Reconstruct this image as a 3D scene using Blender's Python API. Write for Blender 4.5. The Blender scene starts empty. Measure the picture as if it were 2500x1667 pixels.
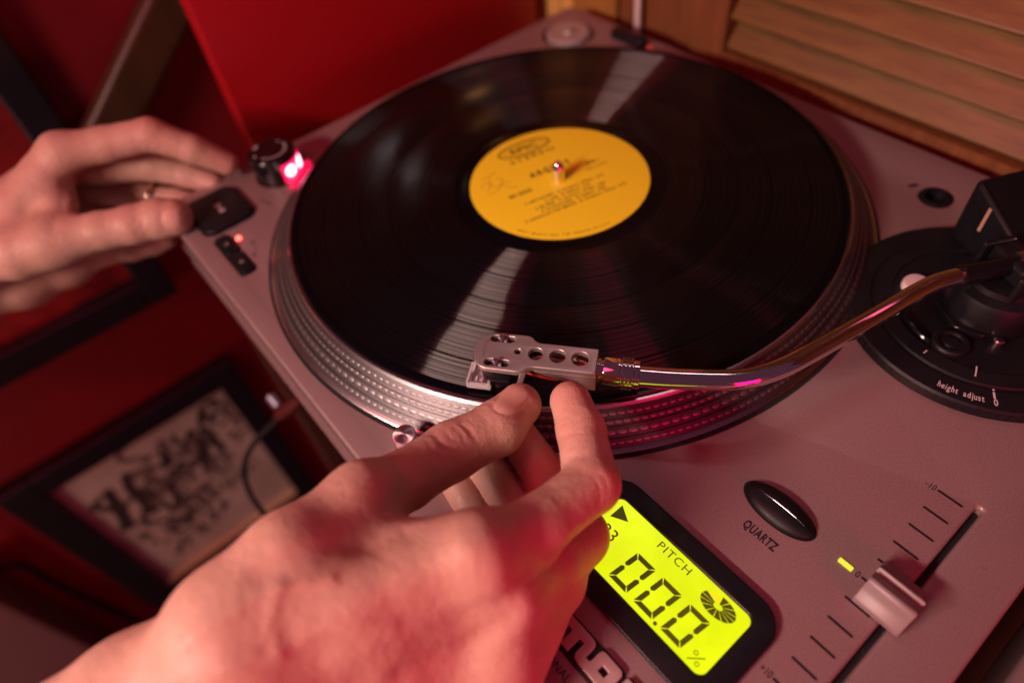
import bpy, bmesh, math, random
import numpy as np
from mathutils import Vector, Matrix, Euler

C = bpy.context
SC = C.scene
COL = SC.collection
R = math.radians
random.seed(7)
K = 0.001                      # everything below is written in millimetres

# ------------------------------------------------------------------ camera, world, lights, exposure
cam_d = bpy.data.cameras.new("camera"); cam = bpy.data.objects.new("camera", cam_d); COL.objects.link(cam)
cam.location = (234.3 * K, -199.8 * K, 229.4 * K)
cam.rotation_euler = (R(39.842), R(5.5566), R(50.264))
cam_d.sensor_width = 36; cam_d.lens = 23.461
cam_d.clip_start = 0.01; cam_d.clip_end = 50
cam_d.dof.use_dof = True; cam_d.dof.focus_distance = 0.262; cam_d.dof.aperture_fstop = 3.9
SC.camera = cam

W = bpy.data.worlds.new("World"); SC.world = W; W.use_nodes = True
bg = W.node_tree.nodes["Background"]
bg.inputs[0].default_value = (0.066, 0.022, 0.038, 1); bg.inputs[1].default_value = 1.0

def area(name, loc, target, size, power, color, sy=None, spread=180):
    d = bpy.data.lights.new(name, 'AREA'); d.size = size * K; d.energy = power; d.color = color; d.spread = R(spread)
    if sy: d.shape = 'RECTANGLE'; d.size_y = sy * K
    o = bpy.data.objects.new(name, d); COL.objects.link(o)
    o.location = Vector(loc) * K
    o.rotation_euler = (Vector(target) - Vector(loc)).to_track_quat('-Z', 'Y').to_euler()
    return o
area("room_lamp", (75, -800, 415), (135, -100, 0), 300, 2.55, (1.0, 0.68, 0.58), 55, 95)
area("low_fill_light", (60, -900, -420), (-400, -430, -620), 200, .9, (1.0, 0.55, 0.42))  # added unseen fill to brighten the poster and the lower wall
area("red_wash_lamp", (-90, -930, 1250), (60, 0, 0), 600, 6.4, (1.0, 0.024, 0.080))
area("red_stage_lamp", (640, -190, 60), (150, -150, 5), 200, 1.2, (1.0, 0.0, 0.085))
area("ceiling_lamp", (-7, 140, 508), (150, -58, 10), 140, .10, (1.0, 0.68, 0.72), 30)
area("tube_sheen_light", (190, 184, 240), (170, 0, 10), 120, .012, (1.0, 0.12, 0.26), 24)  # added unseen light for the pink sheen along the tonearm tube
area("warm_streak_light", (-372, 205, 200), (-100, 20, 0), 26, .006, (1.0, 0.42, 0.12))  # added unseen light, only for the orange streak on the record
area("pale_streak_light", (-372, 75, 205), (-90, -54, 0), 34, .005, (1.0, 0.85, 0.85))  # added unseen light, only for the pale streak on the record

SC.view_settings.view_transform = 'Standard'
SC.view_settings.look = 'None'
SC.view_settings.exposure = 0.0
SC.view_settings.gamma = 1.0
SC.render.engine = 'CYCLES'
SC.cycles.use_denoising = True
SC.cycles.max_bounces = 10
SC.cycles.sample_clamp_indirect = 6.0

# ------------------------------------------------------------------ materials
def mat(name, base=(.5, .5, .5), rough=.5, metal=0., **kw):
    m = bpy.data.materials.new(name); m.use_nodes = True
    b = m.node_tree.nodes["Principled BSDF"]
    b.inputs["Base Color"].default_value = (*base, 1)
    b.inputs["Roughness"].default_value = rough
    b.inputs["Metallic"].default_value = metal
    for k, v in kw.items():
        b.inputs[k.replace('_', ' ')].default_value = v
    return m
def nodes(m):
    nt = m.node_tree
    return nt, nt.nodes["Principled BSDF"], nt.nodes.new, nt.links.new
def noise(m, scale, detail=3, rough=.6, coord='Object', stretch=None):
    nt, b, N, L = nodes(m)
    tc = N("ShaderNodeTexCoord"); n = N("ShaderNodeTexNoise")
    n.inputs["Scale"].default_value = scale; n.inputs["Detail"].default_value = detail; n.inputs["Roughness"].default_value = rough
    if stretch:
        mp = N("ShaderNodeMapping"); mp.inputs["Scale"].default_value = stretch
        L(tc.outputs[coord], mp.inputs[0]); L(mp.outputs[0], n.inputs["Vector"])
    else: L(tc.outputs[coord], n.inputs["Vector"])
    return n.outputs["Fac"]
def ramp(m, fac, stops):
    nt, b, N, L = nodes(m)
    r = N("ShaderNodeValToRGB"); e = r.color_ramp.elements
    while len(e) < len(stops): e.new(.5)
    for i, (p, c) in enumerate(stops):
        e[i].position = p; e[i].color = (*c, 1) if len(c) == 3 else c
    L(fac, r.inputs[0]); return r.outputs[0]
def grain(m, scale, lo, hi, to="Base Color", detail=3, stretch=None, p0=.3, p1=.7):
    nt, b, N, L = nodes(m)
    f = noise(m, scale, detail, stretch=stretch)
    if to == "Base Color": L(ramp(m, f, [(p0, lo), (p1, hi)]), b.inputs[to])
    else:
        q = N("ShaderNodeMapRange"); q.inputs[1].default_value = p0; q.inputs[2].default_value = p1
        q.inputs[3].default_value = lo; q.inputs[4].default_value = hi
        L(f, q.inputs[0]); L(q.outputs[0], b.inputs[to])
def bump(m, scale, strength, dist=.0002, detail=3, stretch=None):
    nt, b, N, L = nodes(m)
    f = noise(m, scale, detail, stretch=stretch); u = N("ShaderNodeBump")
    u.inputs["Strength"].default_value = strength; u.inputs["Distance"].default_value = dist
    L(f, u.inputs["Height"])
    if b.inputs["Normal"].is_linked: L(b.inputs["Normal"].links[0].from_socket, u.inputs["Normal"])
    L(u.outputs[0], b.inputs["Normal"])
def glow(name, col, strength, base=(.02, .02, .02)):
    return mat(name, base, .3, 0, Emission_Color=(*col, 1), Emission_Strength=strength)

M = {}
M['redlit_silver_paint'] = mat('redlit_silver_paint', (.42, .33, .335), .45, .40)  # silver deck paint with the red room light mixed into its colour
grain(M['redlit_silver_paint'], 2600, (.245, .160, .163), (.38, .254, .256), detail=2, p0=.36, p1=.64); bump(M['redlit_silver_paint'], 3500, .10, .00005, 2)
grain(M['redlit_silver_paint'], 14, .36, .50, "Roughness")
M['plinth'] = mat('plinth_paint', (.045, .042, .042), .5); bump(M['plinth'], 900, .12, .0001)
M['black_plastic'] = mat('black_plastic', (.006, .006, .008), .42, 0, Specular_IOR_Level=.32); bump(M['black_plastic'], 1500, .08, .0001)
grain(M['black_plastic'], 60, .34, .55, "Roughness")
M['gloss_black'] = mat('gloss_black', (.006, .006, .007), .16)
M['dull_black'] = mat('dull_black', (.008, .008, .009), .75)
M['print_black'] = mat('print_black', (.012, .010, .010), .5)
M['print_white'] = mat('print_white', (.62, .55, .57), .5)
M['print_pink'] = mat('print_grey', (.40, .34, .36), .5)
M['print_brown'] = mat('print_ink', (.045, .018, .006), .6)
M['print_pencil'] = mat('pencil_ink', (.50, .24, .03), .6)
M['chrome'] = mat('chrome', (.86, .82, .82), .07, 1.0); grain(M['chrome'], 90, .05, .13, "Roughness")
M['steel'] = mat('steel', (.62, .58, .58), .24, 1.0)
M['spun'] = mat('spun_metal', (.80, .74, .74), .42, 1.0, Anisotropic=.9)
M['head'] = mat('cast_metal', (.52, .46, .45), .40, .8); bump(M['head'], 5200, .25, .00006, 2); grain(M['head'], 5000, (.42, .37, .36), (.60, .54, .53), p0=.35, p1=.65)
M['clear'] = mat('clear_plastic', (.86, .80, .83), .10, 0, Transmission_Weight=.55, IOR=1.5, Specular_IOR_Level=.8)
M['cream_wire'] = mat('cream_wire', (.62, .52, .38), .5)
M['red_wire'] = mat('red_wire', (.35, .02, .02), .5)
M['lcd'] = glow('backlit_lcd', (.86, .96, .003), 1.0, (.02, .02, 0))
M['lcd_ink'] = mat('lcd_ink', (.05, .055, .003), .4, 0, Emission_Color=(.036, .038, .001, 1), Emission_Strength=1.0)
M['lcd_ghost'] = mat('lcd_ghost_ink', (.42, .40, .01), .4, 0, Emission_Color=(.60, .68, .003, 1), Emission_Strength=.9)
nt, b, N, L = nodes(M['lcd'])
q_ = N("ShaderNodeMapRange"); q_.inputs[1].default_value = .3; q_.inputs[2].default_value = .7; q_.inputs[3].default_value = .86; q_.inputs[4].default_value = 1.06
L(noise(M['lcd'], 45, 4), q_.inputs[0]); L(q_.outputs[0], b.inputs["Emission Strength"])
M['green_led'] = glow('green_led', (.95, .93, .05), .95)
M['red_led'] = glow('red_led', (1, .07, .05), 9)
M['strobe_core'] = glow('strobe_bulb', (1, .50, .62), 4.5)
M['strobe_glass'] = glow('strobe_window', (1, .015, .12), 2.2)
M['strobe_lens'] = glow('strobe_lens', (1, .004, .075), 1.15, (.3, .0, .02))
M['rubber_white'] = mat('pale_rubber', (.62, .52, .52), .6)
M['engrave'] = mat('engraved_metal', (.20, .16, .16), .55, .6)
M['fader_grey'] = mat('fader_grey', (.25, .19, .19), .5, .25)
M['badge'] = mat('badge_metal', (.50, .36, .34), .42, .4)
M['dust'] = mat('dust_brown', (.06, .03, .025), .8)
M['tan'] = mat('tan_mark', (.42, .24, .17), .6)

# vinyl: grooves run in circles, so the gloss is anisotropic about the spindle
m = M['vinyl'] = mat('vinyl', (.0025, .0025, .0032), .24)
nt, b, N, L = nodes(m)
tc = N("ShaderNodeTexCoord"); sep = N("ShaderNodeSeparateXYZ"); L(tc.outputs["Object"], sep.inputs[0])
cx = N("ShaderNodeCombineXYZ"); L(sep.outputs[0], cx.inputs[0]); L(sep.outputs[1], cx.inputs[1])
ln = N("ShaderNodeVectorMath"); ln.operation = 'LENGTH'; L(cx.outputs[0], ln.inputs[0])
rad = ln.outputs["Value"]
n1 = N("ShaderNodeTexNoise"); n1.noise_dimensions = '1D'; n1.inputs["Scale"].default_value = 900; n1.inputs["Detail"].default_value = 6; n1.inputs["Roughness"].default_value = .75
L(rad, n1.inputs["W"])
n2 = N("ShaderNodeTexNoise"); n2.inputs["Scale"].default_value = 26; n2.inputs["Detail"].default_value = 5; L(tc.outputs["Object"], n2.inputs["Vector"])
tg = N("ShaderNodeTangent"); tg.direction_type = 'RADIAL'; tg.axis = 'Z'
rn = N("ShaderNodeVectorMath"); rn.operation = 'NORMALIZE'; L(cx.outputs[0], rn.inputs[0])
GL = []
n3 = N("ShaderNodeTexNoise"); n3.inputs["Scale"].default_value = 34; n3.inputs["Detail"].default_value = 2; L(tc.outputs["Object"], n3.inputs["Vector"])
n3s = N("ShaderNodeVectorMath"); n3s.operation = 'SUBTRACT'; n3s.inputs[1].default_value = (.5, .5, .5); L(n3.outputs["Color"], n3s.inputs[0])
n3m = N("ShaderNodeVectorMath"); n3m.operation = 'SCALE'; n3m.inputs["Scale"].default_value = .14; L(n3s.outputs[0], n3m.inputs[0])
n3a = N("ShaderNodeVectorMath"); n3a.operation = 'ADD'; n3a.inputs[1].default_value = (0, 0, 1); L(n3m.outputs[0], n3a.inputs[0])
for sg in (.92, -.32):                                 # the two walls of the grooves lean in and out
    sc_ = N("ShaderNodeVectorMath"); sc_.operation = 'SCALE'; sc_.inputs["Scale"].default_value = sg; L(rn.outputs[0], sc_.inputs[0])
    ad_ = N("ShaderNodeVectorMath"); ad_.operation = 'ADD'; L(n3a.outputs[0], ad_.inputs[1]); L(sc_.outputs[0], ad_.inputs[0])
    nm_ = N("ShaderNodeVectorMath"); nm_.operation = 'NORMALIZE'; L(ad_.outputs[0], nm_.inputs[0])
    g_ = N("ShaderNodeBsdfAnisotropic"); g_.inputs["Anisotropy"].default_value = .91; L(tg.outputs[0], g_.inputs["Tangent"]); L(nm_.outputs[0], g_.inputs["Normal"]); GL.append(g_)
mr = N("ShaderNodeMapRange"); mr.inputs[1].default_value = .3; mr.inputs[2].default_value = .7; mr.inputs[3].default_value = .27; mr.inputs[4].default_value = .34
L(n1.outputs["Fac"], mr.inputs[0])
for g_ in GL: L(mr.outputs[0], g_.inputs["Roughness"])
mc = N("ShaderNodeMapRange"); mc.inputs[1].default_value = .35; mc.inputs[2].default_value = .68; mc.inputs[3].default_value = .0004; mc.inputs[4].default_value = .074
L(n1.outputs["Fac"], mc.inputs[0])
gaps = None                                            # quiet bands between the songs
for rr, wd in ((.1325, .0005), (.1128, .00045), (.0962, .0005), (.0795, .00045)):
    s = N("ShaderNodeMath"); s.operation = 'COMPARE'; s.inputs[1].default_value = rr; s.inputs[2].default_value = wd; L(rad, s.inputs[0])
    if gaps is None: gaps = s.outputs[0]
    else:
        a = N("ShaderNodeMath"); a.operation = 'ADD'; L(gaps, a.inputs[0]); L(s.outputs[0], a.inputs[1]); gaps = a.outputs[0]
lo_ = N("ShaderNodeMath"); lo_.operation = 'GREATER_THAN'; lo_.inputs[1].default_value = .0598; L(rad, lo_.inputs[0])
hi_ = N("ShaderNodeMath"); hi_.operation = 'LESS_THAN'; hi_.inputs[1].default_value = .1462; L(rad, hi_.inputs[0])
mu = N("ShaderNodeMath"); mu.operation = 'MULTIPLY'; L(lo_.outputs[0], mu.inputs[0]); L(hi_.outputs[0], mu.inputs[1])
sb = N("ShaderNodeMath"); sb.operation = 'SUBTRACT'; sb.use_clamp = True; L(mu.outputs[0], sb.inputs[0]); L(gaps, sb.inputs[1])
mx = N("ShaderNodeAddShader"); fm = N("ShaderNodeMath"); fm.operation = 'MULTIPLY'; L(sb.outputs[0], fm.inputs[0]); L(mc.outputs[0], fm.inputs[1])
b.inputs["Roughness"].default_value = .17
rr_ = N("ShaderNodeMapRange"); rr_.inputs[1].default_value = .3; rr_.inputs[2].default_value = .7; rr_.inputs[3].default_value = .10; rr_.inputs[4].default_value = .26
L(n2.outputs["Fac"], rr_.inputs[0]); L(rr_.outputs[0], b.inputs["Roughness"])
b.inputs["Specular IOR Level"].default_value = .20
ag = N("ShaderNodeAddShader"); L(GL[0].outputs[0], ag.inputs[0]); L(GL[1].outputs[0], ag.inputs[1])
L(fm.outputs[0], GL[0].inputs["Color"])
f2_ = N("ShaderNodeMath"); f2_.operation = 'MULTIPLY'; f2_.inputs[1].default_value = .10; L(fm.outputs[0], f2_.inputs[0]); L(f2_.outputs[0], GL[1].inputs["Color"])
L(b.outputs[0], mx.inputs[0]); L(ag.outputs[0], mx.inputs[1])
L(mx.outputs[0], nt.nodes["Material Output"].inputs["Surface"])
nt.nodes["Material Output"].location = (600, 0)

M['label'] = mat('label_paper', (.84, .52, .012), .55)
grain(M['label'], 900, (.84, .655, .012), (.92, .75, .018), detail=4)
M['platter_dark'] = mat('platter_band', (.075, .066, .069), .40, .75)
M['platter_rim'] = mat('platter_rim', (.50, .46, .47), .26, 1.0)
M['platter_dot'] = mat('platter_dot', (.185, .16, .165), .42, .8)

def wood(name, lo, hi, stretch, rough=.45):
    m = mat(name, hi, rough)
    nt, b, N, L = nodes(m)
    f = noise(m, 3, 6, .62, stretch=stretch)
    L(ramp(m, f, [(.28, lo), (.5, tuple((a + c) / 2 for a, c in zip(lo, hi))), (.72, hi)]), b.inputs["Base Color"])
    bump(m, 3, .25, .0006, 6, stretch=stretch)
    return m
M['slat_wood'] = wood('slat_wood', (.088, .038, .008), (.195, .098, .021), (6, 60, 60))
M['post_wood'] = wood('post_wood', (.55, .30, .075), (.84, .52, .15), (60, 60, 6))
M['post_dark'] = wood('post_wood_dark', (.28, .13, .03), (.44, .21, .05), (60, 60, 6))
M['stile_wood'] = wood('stile_wood', (.13, .044, .016), (.23, .085, .028), (60, 60, 6))
M['beam_wood'] = wood('beam_wood', (.05, .021, .009), (.085, .038, .016), (50, 50, 8))
M['table_wood'] = wood('table_wood', (.045, .018, .012), (.10, .04, .022), (40, 6, 40))
M['red_wall'] = mat('red_wall_paint', (.22, .003, .009), .55); grain(M['red_wall'], 7, (.17, .0025, .008), (.27, .004, .011)); bump(M['red_wall'], 120, .15, .0006)
M['red_board'] = mat('red_board_paint', (.36, .003, .009), .42); bump(M['red_board'], 60, .10, .0004)
M['red_print'] = mat('red_print', (.22, .008, .010), .5); grain(M['red_print'], 22, (.10, .004, .008), (.42, .02, .016), detail=5)
M['frame_black'] = mat('frame_black', (.012, .012, .016), .4)
M['floor'] = mat('floor_dark', (.05, .02, .02), .6); grain(M['floor'], 12, (.03, .012, .012), (.07, .03, .03))
M['brown_cloth'] = mat('brown_case', (.20, .105, .11), .8); bump(M['brown_cloth'], 300, .3, .001)
M['paper'] = mat('poster_paper', (.58, .54, .44), .6); grain(M['paper'], 18, (.46, .43, .35), (.70, .66, .55), detail=6)
M['ink'] = mat('poster_ink', (.05, .040, .042), .6)
M['ink_soft'] = mat('poster_wash', (.20, .155, .135), .6)
M['mat_edge'] = mat('mat_edge', (.72, .55, .33), .5)
M['cable_black'] = mat('cable_black', (.008, .008, .009), .45)
M['cable_white'] = mat('cable_white', (.72, .62, .58), .4)
M['plug_red'] = mat('plug_red', (.07, .012, .010), .4)
M['plug_grey'] = mat('plug_grey', (.22, .20, .26), .35, .6)
M['mixer'] = mat('mixer_metal', (.40, .36, .36), .42, .5)

m = M['skin'] = mat('skin', (.60, .31, .23), .47, 0, Subsurface_Weight=.12, Subsurface_Scale=.0022)
b = m.node_tree.nodes["Principled BSDF"]; b.inputs["Subsurface Radius"].default_value = (1.0, .35, .2); b.inputs["Specular IOR Level"].default_value = .40
nt, b, N, L = nodes(m)
f = noise(m, 55, 5, .65); base = ramp(m, f, [(.30, (.505, .265, .215)), (.55, (.565, .31, .25)), (.75, (.615, .355, .29))])
va = N("ShaderNodeAttribute"); va.attribute_name = "flush"
mxc = N("ShaderNodeMix"); mxc.data_type = 'RGBA'; L(va.outputs["Fac"], mxc.inputs["Factor"]); L(base, mxc.inputs[6]); mxc.inputs[7].default_value = (.52, .19, .16, 1)
L(mxc.outputs[2], b.inputs["Base Color"])
bump(m, 330, .45, .0007, 4); bump(m, 1100, .6, .00028, 3); bump(m, 160, .35, .0010, 2, stretch=(1, 1, 1))
grain(m, 240, .40, .58, "Roughness")
M['nail'] = mat('nail', (.64, .34, .28), .28, 0, Subsurface_Weight=.15, Subsurface_Scale=.002, Coat_Weight=.15)
M['gold'] = mat('ring_metal', (.9, .72, .5), .15, 1.0)

# ------------------------------------------------------------------ builders
WP = {}                                               # world position (mm) of every object's origin
def place(o, pos, parent=None):
    COL.objects.link(o); p = Vector(pos); WP[o.name] = p
    if parent is not None:
        o.parent = parent; o.location = (p - WP[parent.name]) * K
    else: o.location = p * K
    return o
def thing(name, label, cat, loc, group=None):
    o = bpy.data.objects.new(name, None); o.empty_display_size = .01
    place(o, loc); return tag(o, label, cat, group)
def tag(o, label=None, cat=None, group=None, kind=None):
    if label: o['label'] = label
    if cat: o['category'] = cat
    if group: o['group'] = group
    if kind: o['kind'] = kind
    return o
def mesh(name, V, F, material, parent=None, smooth=None, origin=None, mats=None, fm=None):
    V = [Vector(v) for v in V]
    if origin is None:
        lo = Vector([min(v[i] for v in V) for i in range(3)]); hi = Vector([max(v[i] for v in V) for i in range(3)]); origin = (lo + hi) / 2
    origin = Vector(origin)
    me = bpy.data.meshes.new(name); me.from_pydata([tuple((v - origin) * K) for v in V], [], F)
    for mm in (mats or [material]): me.materials.append(mm)
    if fm: me.polygons.foreach_set("material_index", fm)
    me.update()
    if smooth is not None:
        me.polygons.foreach_set("use_smooth", [True] * len(me.polygons))
        try: me.set_sharp_from_angle(angle=R(smooth))
        except Exception: pass
    return place(bpy.data.objects.new(name, me), origin, parent)
class MB:
    def __init__(s): s.V = []; s.F = []; s.M = []
    def add(s, V, F, mi=0):
        n = len(s.V); s.V += [tuple(v) for v in V]; s.F += [tuple(i + n for i in f) for f in F]; s.M += [mi] * len(F); return s
    def box(s, c, d, rz=0, mi=0, rot=None):
        q = rot or Matrix.Rotation(rz, 3, 'Z'); c = Vector(c); h = Vector(d) / 2
        V = [c + q @ Vector((x * h[0], y * h[1], z * h[2])) for x in (-1, 1) for y in (-1, 1) for z in (-1, 1)]
        return s.add(V, [(0, 1, 3, 2), (4, 6, 7, 5), (0, 4, 5, 1), (2, 3, 7, 6), (0, 2, 6, 4), (1, 5, 7, 3)], mi)
    def lathe(s, prof, n=48, c=(0, 0, 0), ax=None, mi=0, closed=False):
        c = Vector(c); q = (Vector(ax).to_track_quat('Z', 'Y').to_matrix() if ax is not None else Matrix.Identity(3))
        V = [c + q @ Vector((r * math.cos(2 * math.pi * k / n), r * math.sin(2 * math.pi * k / n), z)) for r, z in prof for k in range(n)]
        F = []
        P = len(prof)
        for i in range(P - 1 + (1 if closed else 0)):
            j = (i + 1) % P
            for k in range(n):
                k2 = (k + 1) % n; F.append((i * n + k, i * n + k2, j * n + k2, j * n + k))
        if not closed:
            F.append(tuple(range(n))[::-1]); F.append(tuple((P - 1) * n + k for k in range(n)))
        return s.add(V, F, mi)
    def tube(s, pts, rad, n=12, mi=0):
        pts = [Vector(p) for p in pts]; rs = rad if isinstance(rad, (list, tuple)) else [rad] * len(pts)
        V = []; up = Vector((0, 0, 1)); prev = None
        for i, p in enumerate(pts):
            t = (pts[min(i + 1, len(pts) - 1)] - pts[max(i - 1, 0)]).normalized()
            u = (prev or (up if abs(t.z) < .9 else Vector((1, 0, 0)))); u = (u - t * u.dot(t)).normalized(); prev = u; w = t.cross(u)
            V += [p + (u * math.cos(2 * math.pi * k / n) + w * math.sin(2 * math.pi * k / n)) * rs[i] for k in range(n)]
        F = [(i * n + k, i * n + (k + 1) % n, (i + 1) * n + (k + 1) % n, (i + 1) * n + k) for i in range(len(pts) - 1) for k in range(n)]
        F += [tuple(range(n))[::-1], tuple((len(pts) - 1) * n + k for k in range(n))]
        return s.add(V, F, mi)
    def out(s, name, material, parent=None, smooth=35, mats=None, origin=None):
        return mesh(name, s.V, s.F, material, parent, smooth, origin, mats, s.M if mats else None)
def spline(P, n=8):
    P = [Vector(p) for p in P]; out = []
    for i in range(len(P) - 1):
        a, b_, c, d = P[max(i - 1, 0)], P[i], P[i + 1], P[min(i + 2, len(P) - 1)]
        for k in range(n):
            t = k / n
            out.append(.5 * ((2 * b_) + (c - a) * t + (2 * a - 5 * b_ + 4 * c - d) * t * t + (3 * b_ - a - 3 * c + d) * t ** 3))
    return out + [P[-1]]
def rrect(x0, x1, y0, y1, r, n=8):
    o = []
    for cx_, cy_, a in ((x1 - r, y1 - r, 0), (x0 + r, y1 - r, 90), (x0 + r, y0 + r, 180), (x1 - r, y0 + r, 270)):
        o += [(cx_ + r * math.cos(R(a + 90 * k / n)), cy_ + r * math.sin(R(a + 90 * k / n))) for k in range(n + 1)]
    return o
def rpoly(pts, r, n=6):
    o = []; N_ = len(pts)
    for i in range(N_):
        p, q, s_ = Vector(pts[i - 1]), Vector(pts[i]), Vector(pts[(i + 1) % N_])
        rr = r[i] if isinstance(r, (list, tuple)) else r
        if rr <= 0: o.append(tuple(q)); continue
        a = (p - q); b_ = (s_ - q); ra = min(rr, a.length * .49, b_.length * .49); A = q + a.normalized() * ra; B = q + b_.normalized() * ra
        for k in range(n + 1):
            t = k / n; o.append(tuple(A * (1 - t) ** 2 + q * 2 * t * (1 - t) + B * t * t))
    return o
def circ(x, y, r, n=40, ry=None, rot=0):
    o = []
    for k in range(n):
        a = 2 * math.pi * k / n; u, v = r * math.cos(a), (ry or r) * math.sin(a)
        o.append((x + u * math.cos(rot) - v * math.sin(rot), y + u * math.sin(rot) + v * math.cos(rot)))
    return o
def prism(name, loops, z0, z1, material, parent=None, bevel=0, xf=None, smooth=40, res=2):
    """extruded outline with holes and rounded edges, from a filled 2D curve"""
    cu = bpy.data.curves.new(name, 'CURVE'); cu.dimensions = '2D'; cu.fill_mode = 'BOTH'
    for lp in loops:
        sp = cu.splines.new('POLY'); sp.points.add(len(lp) - 1)
        for i, q in enumerate(lp): sp.points[i].co = (q[0], q[1], 0, 1)
        sp.use_cyclic_u = True
    cu.extrude = max((z1 - z0) / 2 - bevel, .0001); cu.bevel_depth = bevel; cu.bevel_resolution = res; cu.offset = -bevel
    o = bpy.data.objects.new(name + '_c', cu); me = bpy.data.meshes.new_from_object(o)
    V = [Vector(v.co) + Vector((0, 0, (z0 + z1) / 2)) for v in me.vertices]; F = [tuple(p.vertices) for p in me.polygons]
    bm = bmesh.new(); vs = [bm.verts.new(v) for v in V]
    for f_ in F:
        try: bm.faces.new([vs[i] for i in f_])
        except ValueError: pass
    bmesh.ops.remove_doubles(bm, verts=bm.verts, dist=.0004); bmesh.ops.recalc_face_normals(bm, faces=bm.faces)
    bm.verts.index_update(); V = [v.co.copy() for v in bm.verts]; F = [tuple(v.index for v in f_.verts) for f_ in bm.faces]; bm.free()
    bpy.data.objects.remove(o); bpy.data.curves.remove(cu); bpy.data.meshes.remove(me)
    if xf is not None: V = [xf @ v for v in V]
    return mesh(name, V, F, material, parent, smooth)
_cap = None
def text_geo(s, h, squash=1., bold=0., space=1.):
    """flat lettering, h = cap height in mm; returns V, F with the baseline on y=0 and the left edge on x=0"""
    global _cap
    def conv(st):
        cu = bpy.data.curves.new('t', 'FONT'); cu.body = st; cu.size = 10; cu.offset = bold; cu.space_character = space; cu.resolution_u = 4
        o = bpy.data.objects.new('t', cu); me = bpy.data.meshes.new_from_object(o)
        V = [tuple(v.co) for v in me.vertices]; F = [tuple(p.vertices) for p in me.polygons]
        bpy.data.objects.remove(o); bpy.data.curves.remove(cu); bpy.data.meshes.remove(me); return V, F
    if _cap is None: _cap = max(v[1] for v in conv('H')[0])
    V, F = conv(s); k = h / _cap; x0 = min(v[0] for v in V)
    return [((v[0] - x0) * k * squash, v[1] * k, 0) for v in V], F
def text(mb, s, x, y, z, h, rot=0, align='L', squash=1., bold=0., shear=0., mi=0, space=1.):
    V, F = text_geo(s, h, squash, bold, space); w = max(v[0] for v in V)
    dx = {'L': 0, 'C': -w / 2, 'R': -w}[align]; c_, s_ = math.cos(rot), math.sin(rot)
    V = [((v[0] + dx + v[1] * shear), v[1], 0) for v in V]
    mb.add([(x + v[0] * c_ - v[1] * s_, y + v[0] * s_ + v[1] * c_, z) for v in V], F, mi); return w
def stroke(mb, pts, w, z, mi=0):
    """flat printed line of width w"""
    P = [Vector((q[0], q[1])) for q in pts]; V = []
    for i, q in enumerate(P):
        t = (P[min(i + 1, len(P) - 1)] - P[max(i - 1, 0)]).normalized(); n_ = Vector((-t.y, t.x)) * (w / 2)
        V += [(q.x + n_.x, q.y + n_.y, z), (q.x - n_.x, q.y - n_.y, z)]
    mb.add(V, [(2 * i + 1, 2 * i + 3, 2 * i + 2, 2 * i) for i in range(len(P) - 1)], mi)
def flat(mb, pts, z, mi=0): mb.add([(q[0], q[1], z) for q in pts], [tuple(range(len(pts)))], mi)

# ------------------------------------------------------------------ the room (structure first)
ZD = -17.2                                            # deck plate; the record's top is z = 0
mb = MB(); mb.box((-415, -300, -300), (30, 2400, 1400)); tag(mb.out('wall', M['red_wall'], smooth=None), kind='structure')
mb = MB(); mb.box((300, 265, -200), (1400, 30, 1600)); tag(mb.out('back_wall', M['stile_wood'], smooth=None), kind='structure')
mb = MB(); mb.box((300, -300, -910), (2200, 2400, 20)); tag(mb.out('floor', M['floor'], smooth=None), kind='structure')

tb = thing('table', 'dark wooden table top under the silver turntable', 'table', (150, 20, -900))
prism('table_top', [rrect(-224, 900, -171, 190, 4)], -128, -100, M['table_wood'], tb, 2)
for x_, y_ in ((-205, -150), (-205, 170), (870, -150), (870, 170)):
    mb = MB(); mb.box((x_, y_, -514), (38, 38, 771.9)); mb.out('leg', M['table_wood'], tb, None)

# wooden louvre shutter behind the deck
sh = thing('louvre_shutter', 'orange brown wooden louvre shutter behind the rear edge of the turntable', 'shutter', (200, 215, -100))
mb = MB(); mb.box((0, 0, 0), (600, 27, 5.5)); sl0 = None
for k in range(26):
    c_ = (258, 208, -6 + 20.4 * k)
    if sl0 is None:
        q = Matrix.Rotation(R(52), 3, 'X'); mb = MB(); mb.box(c_, (600, 27, 5.5), rot=q); sl0 = mb.out('slat', M['slat_wood'], sh, None)
        bv = sl0.modifiers.new('edge', 'BEVEL'); bv.width = .0014; bv.segments = 2
    else:
        o = sl0.copy(); WP[o.name] = Vector(c_); COL.objects.link(o); o.parent = sh; o.location = (Vector(c_) - WP[sh.name]) * K
mb = MB(); mb.box((-58, 208, 150), (30, 22, 480)); mb.out('stile', M['stile_wood'], sh, None)
mb = MB(); mb.box((258, 206, -35), (602, 18, 30)); mb.out('rail', M['stile_wood'], sh, None)
mb = MB(); mb.box((258, 228, 200), (600, 3, 560)); mb.out('backing_panel', M['stile_wood'], sh, None)

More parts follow.
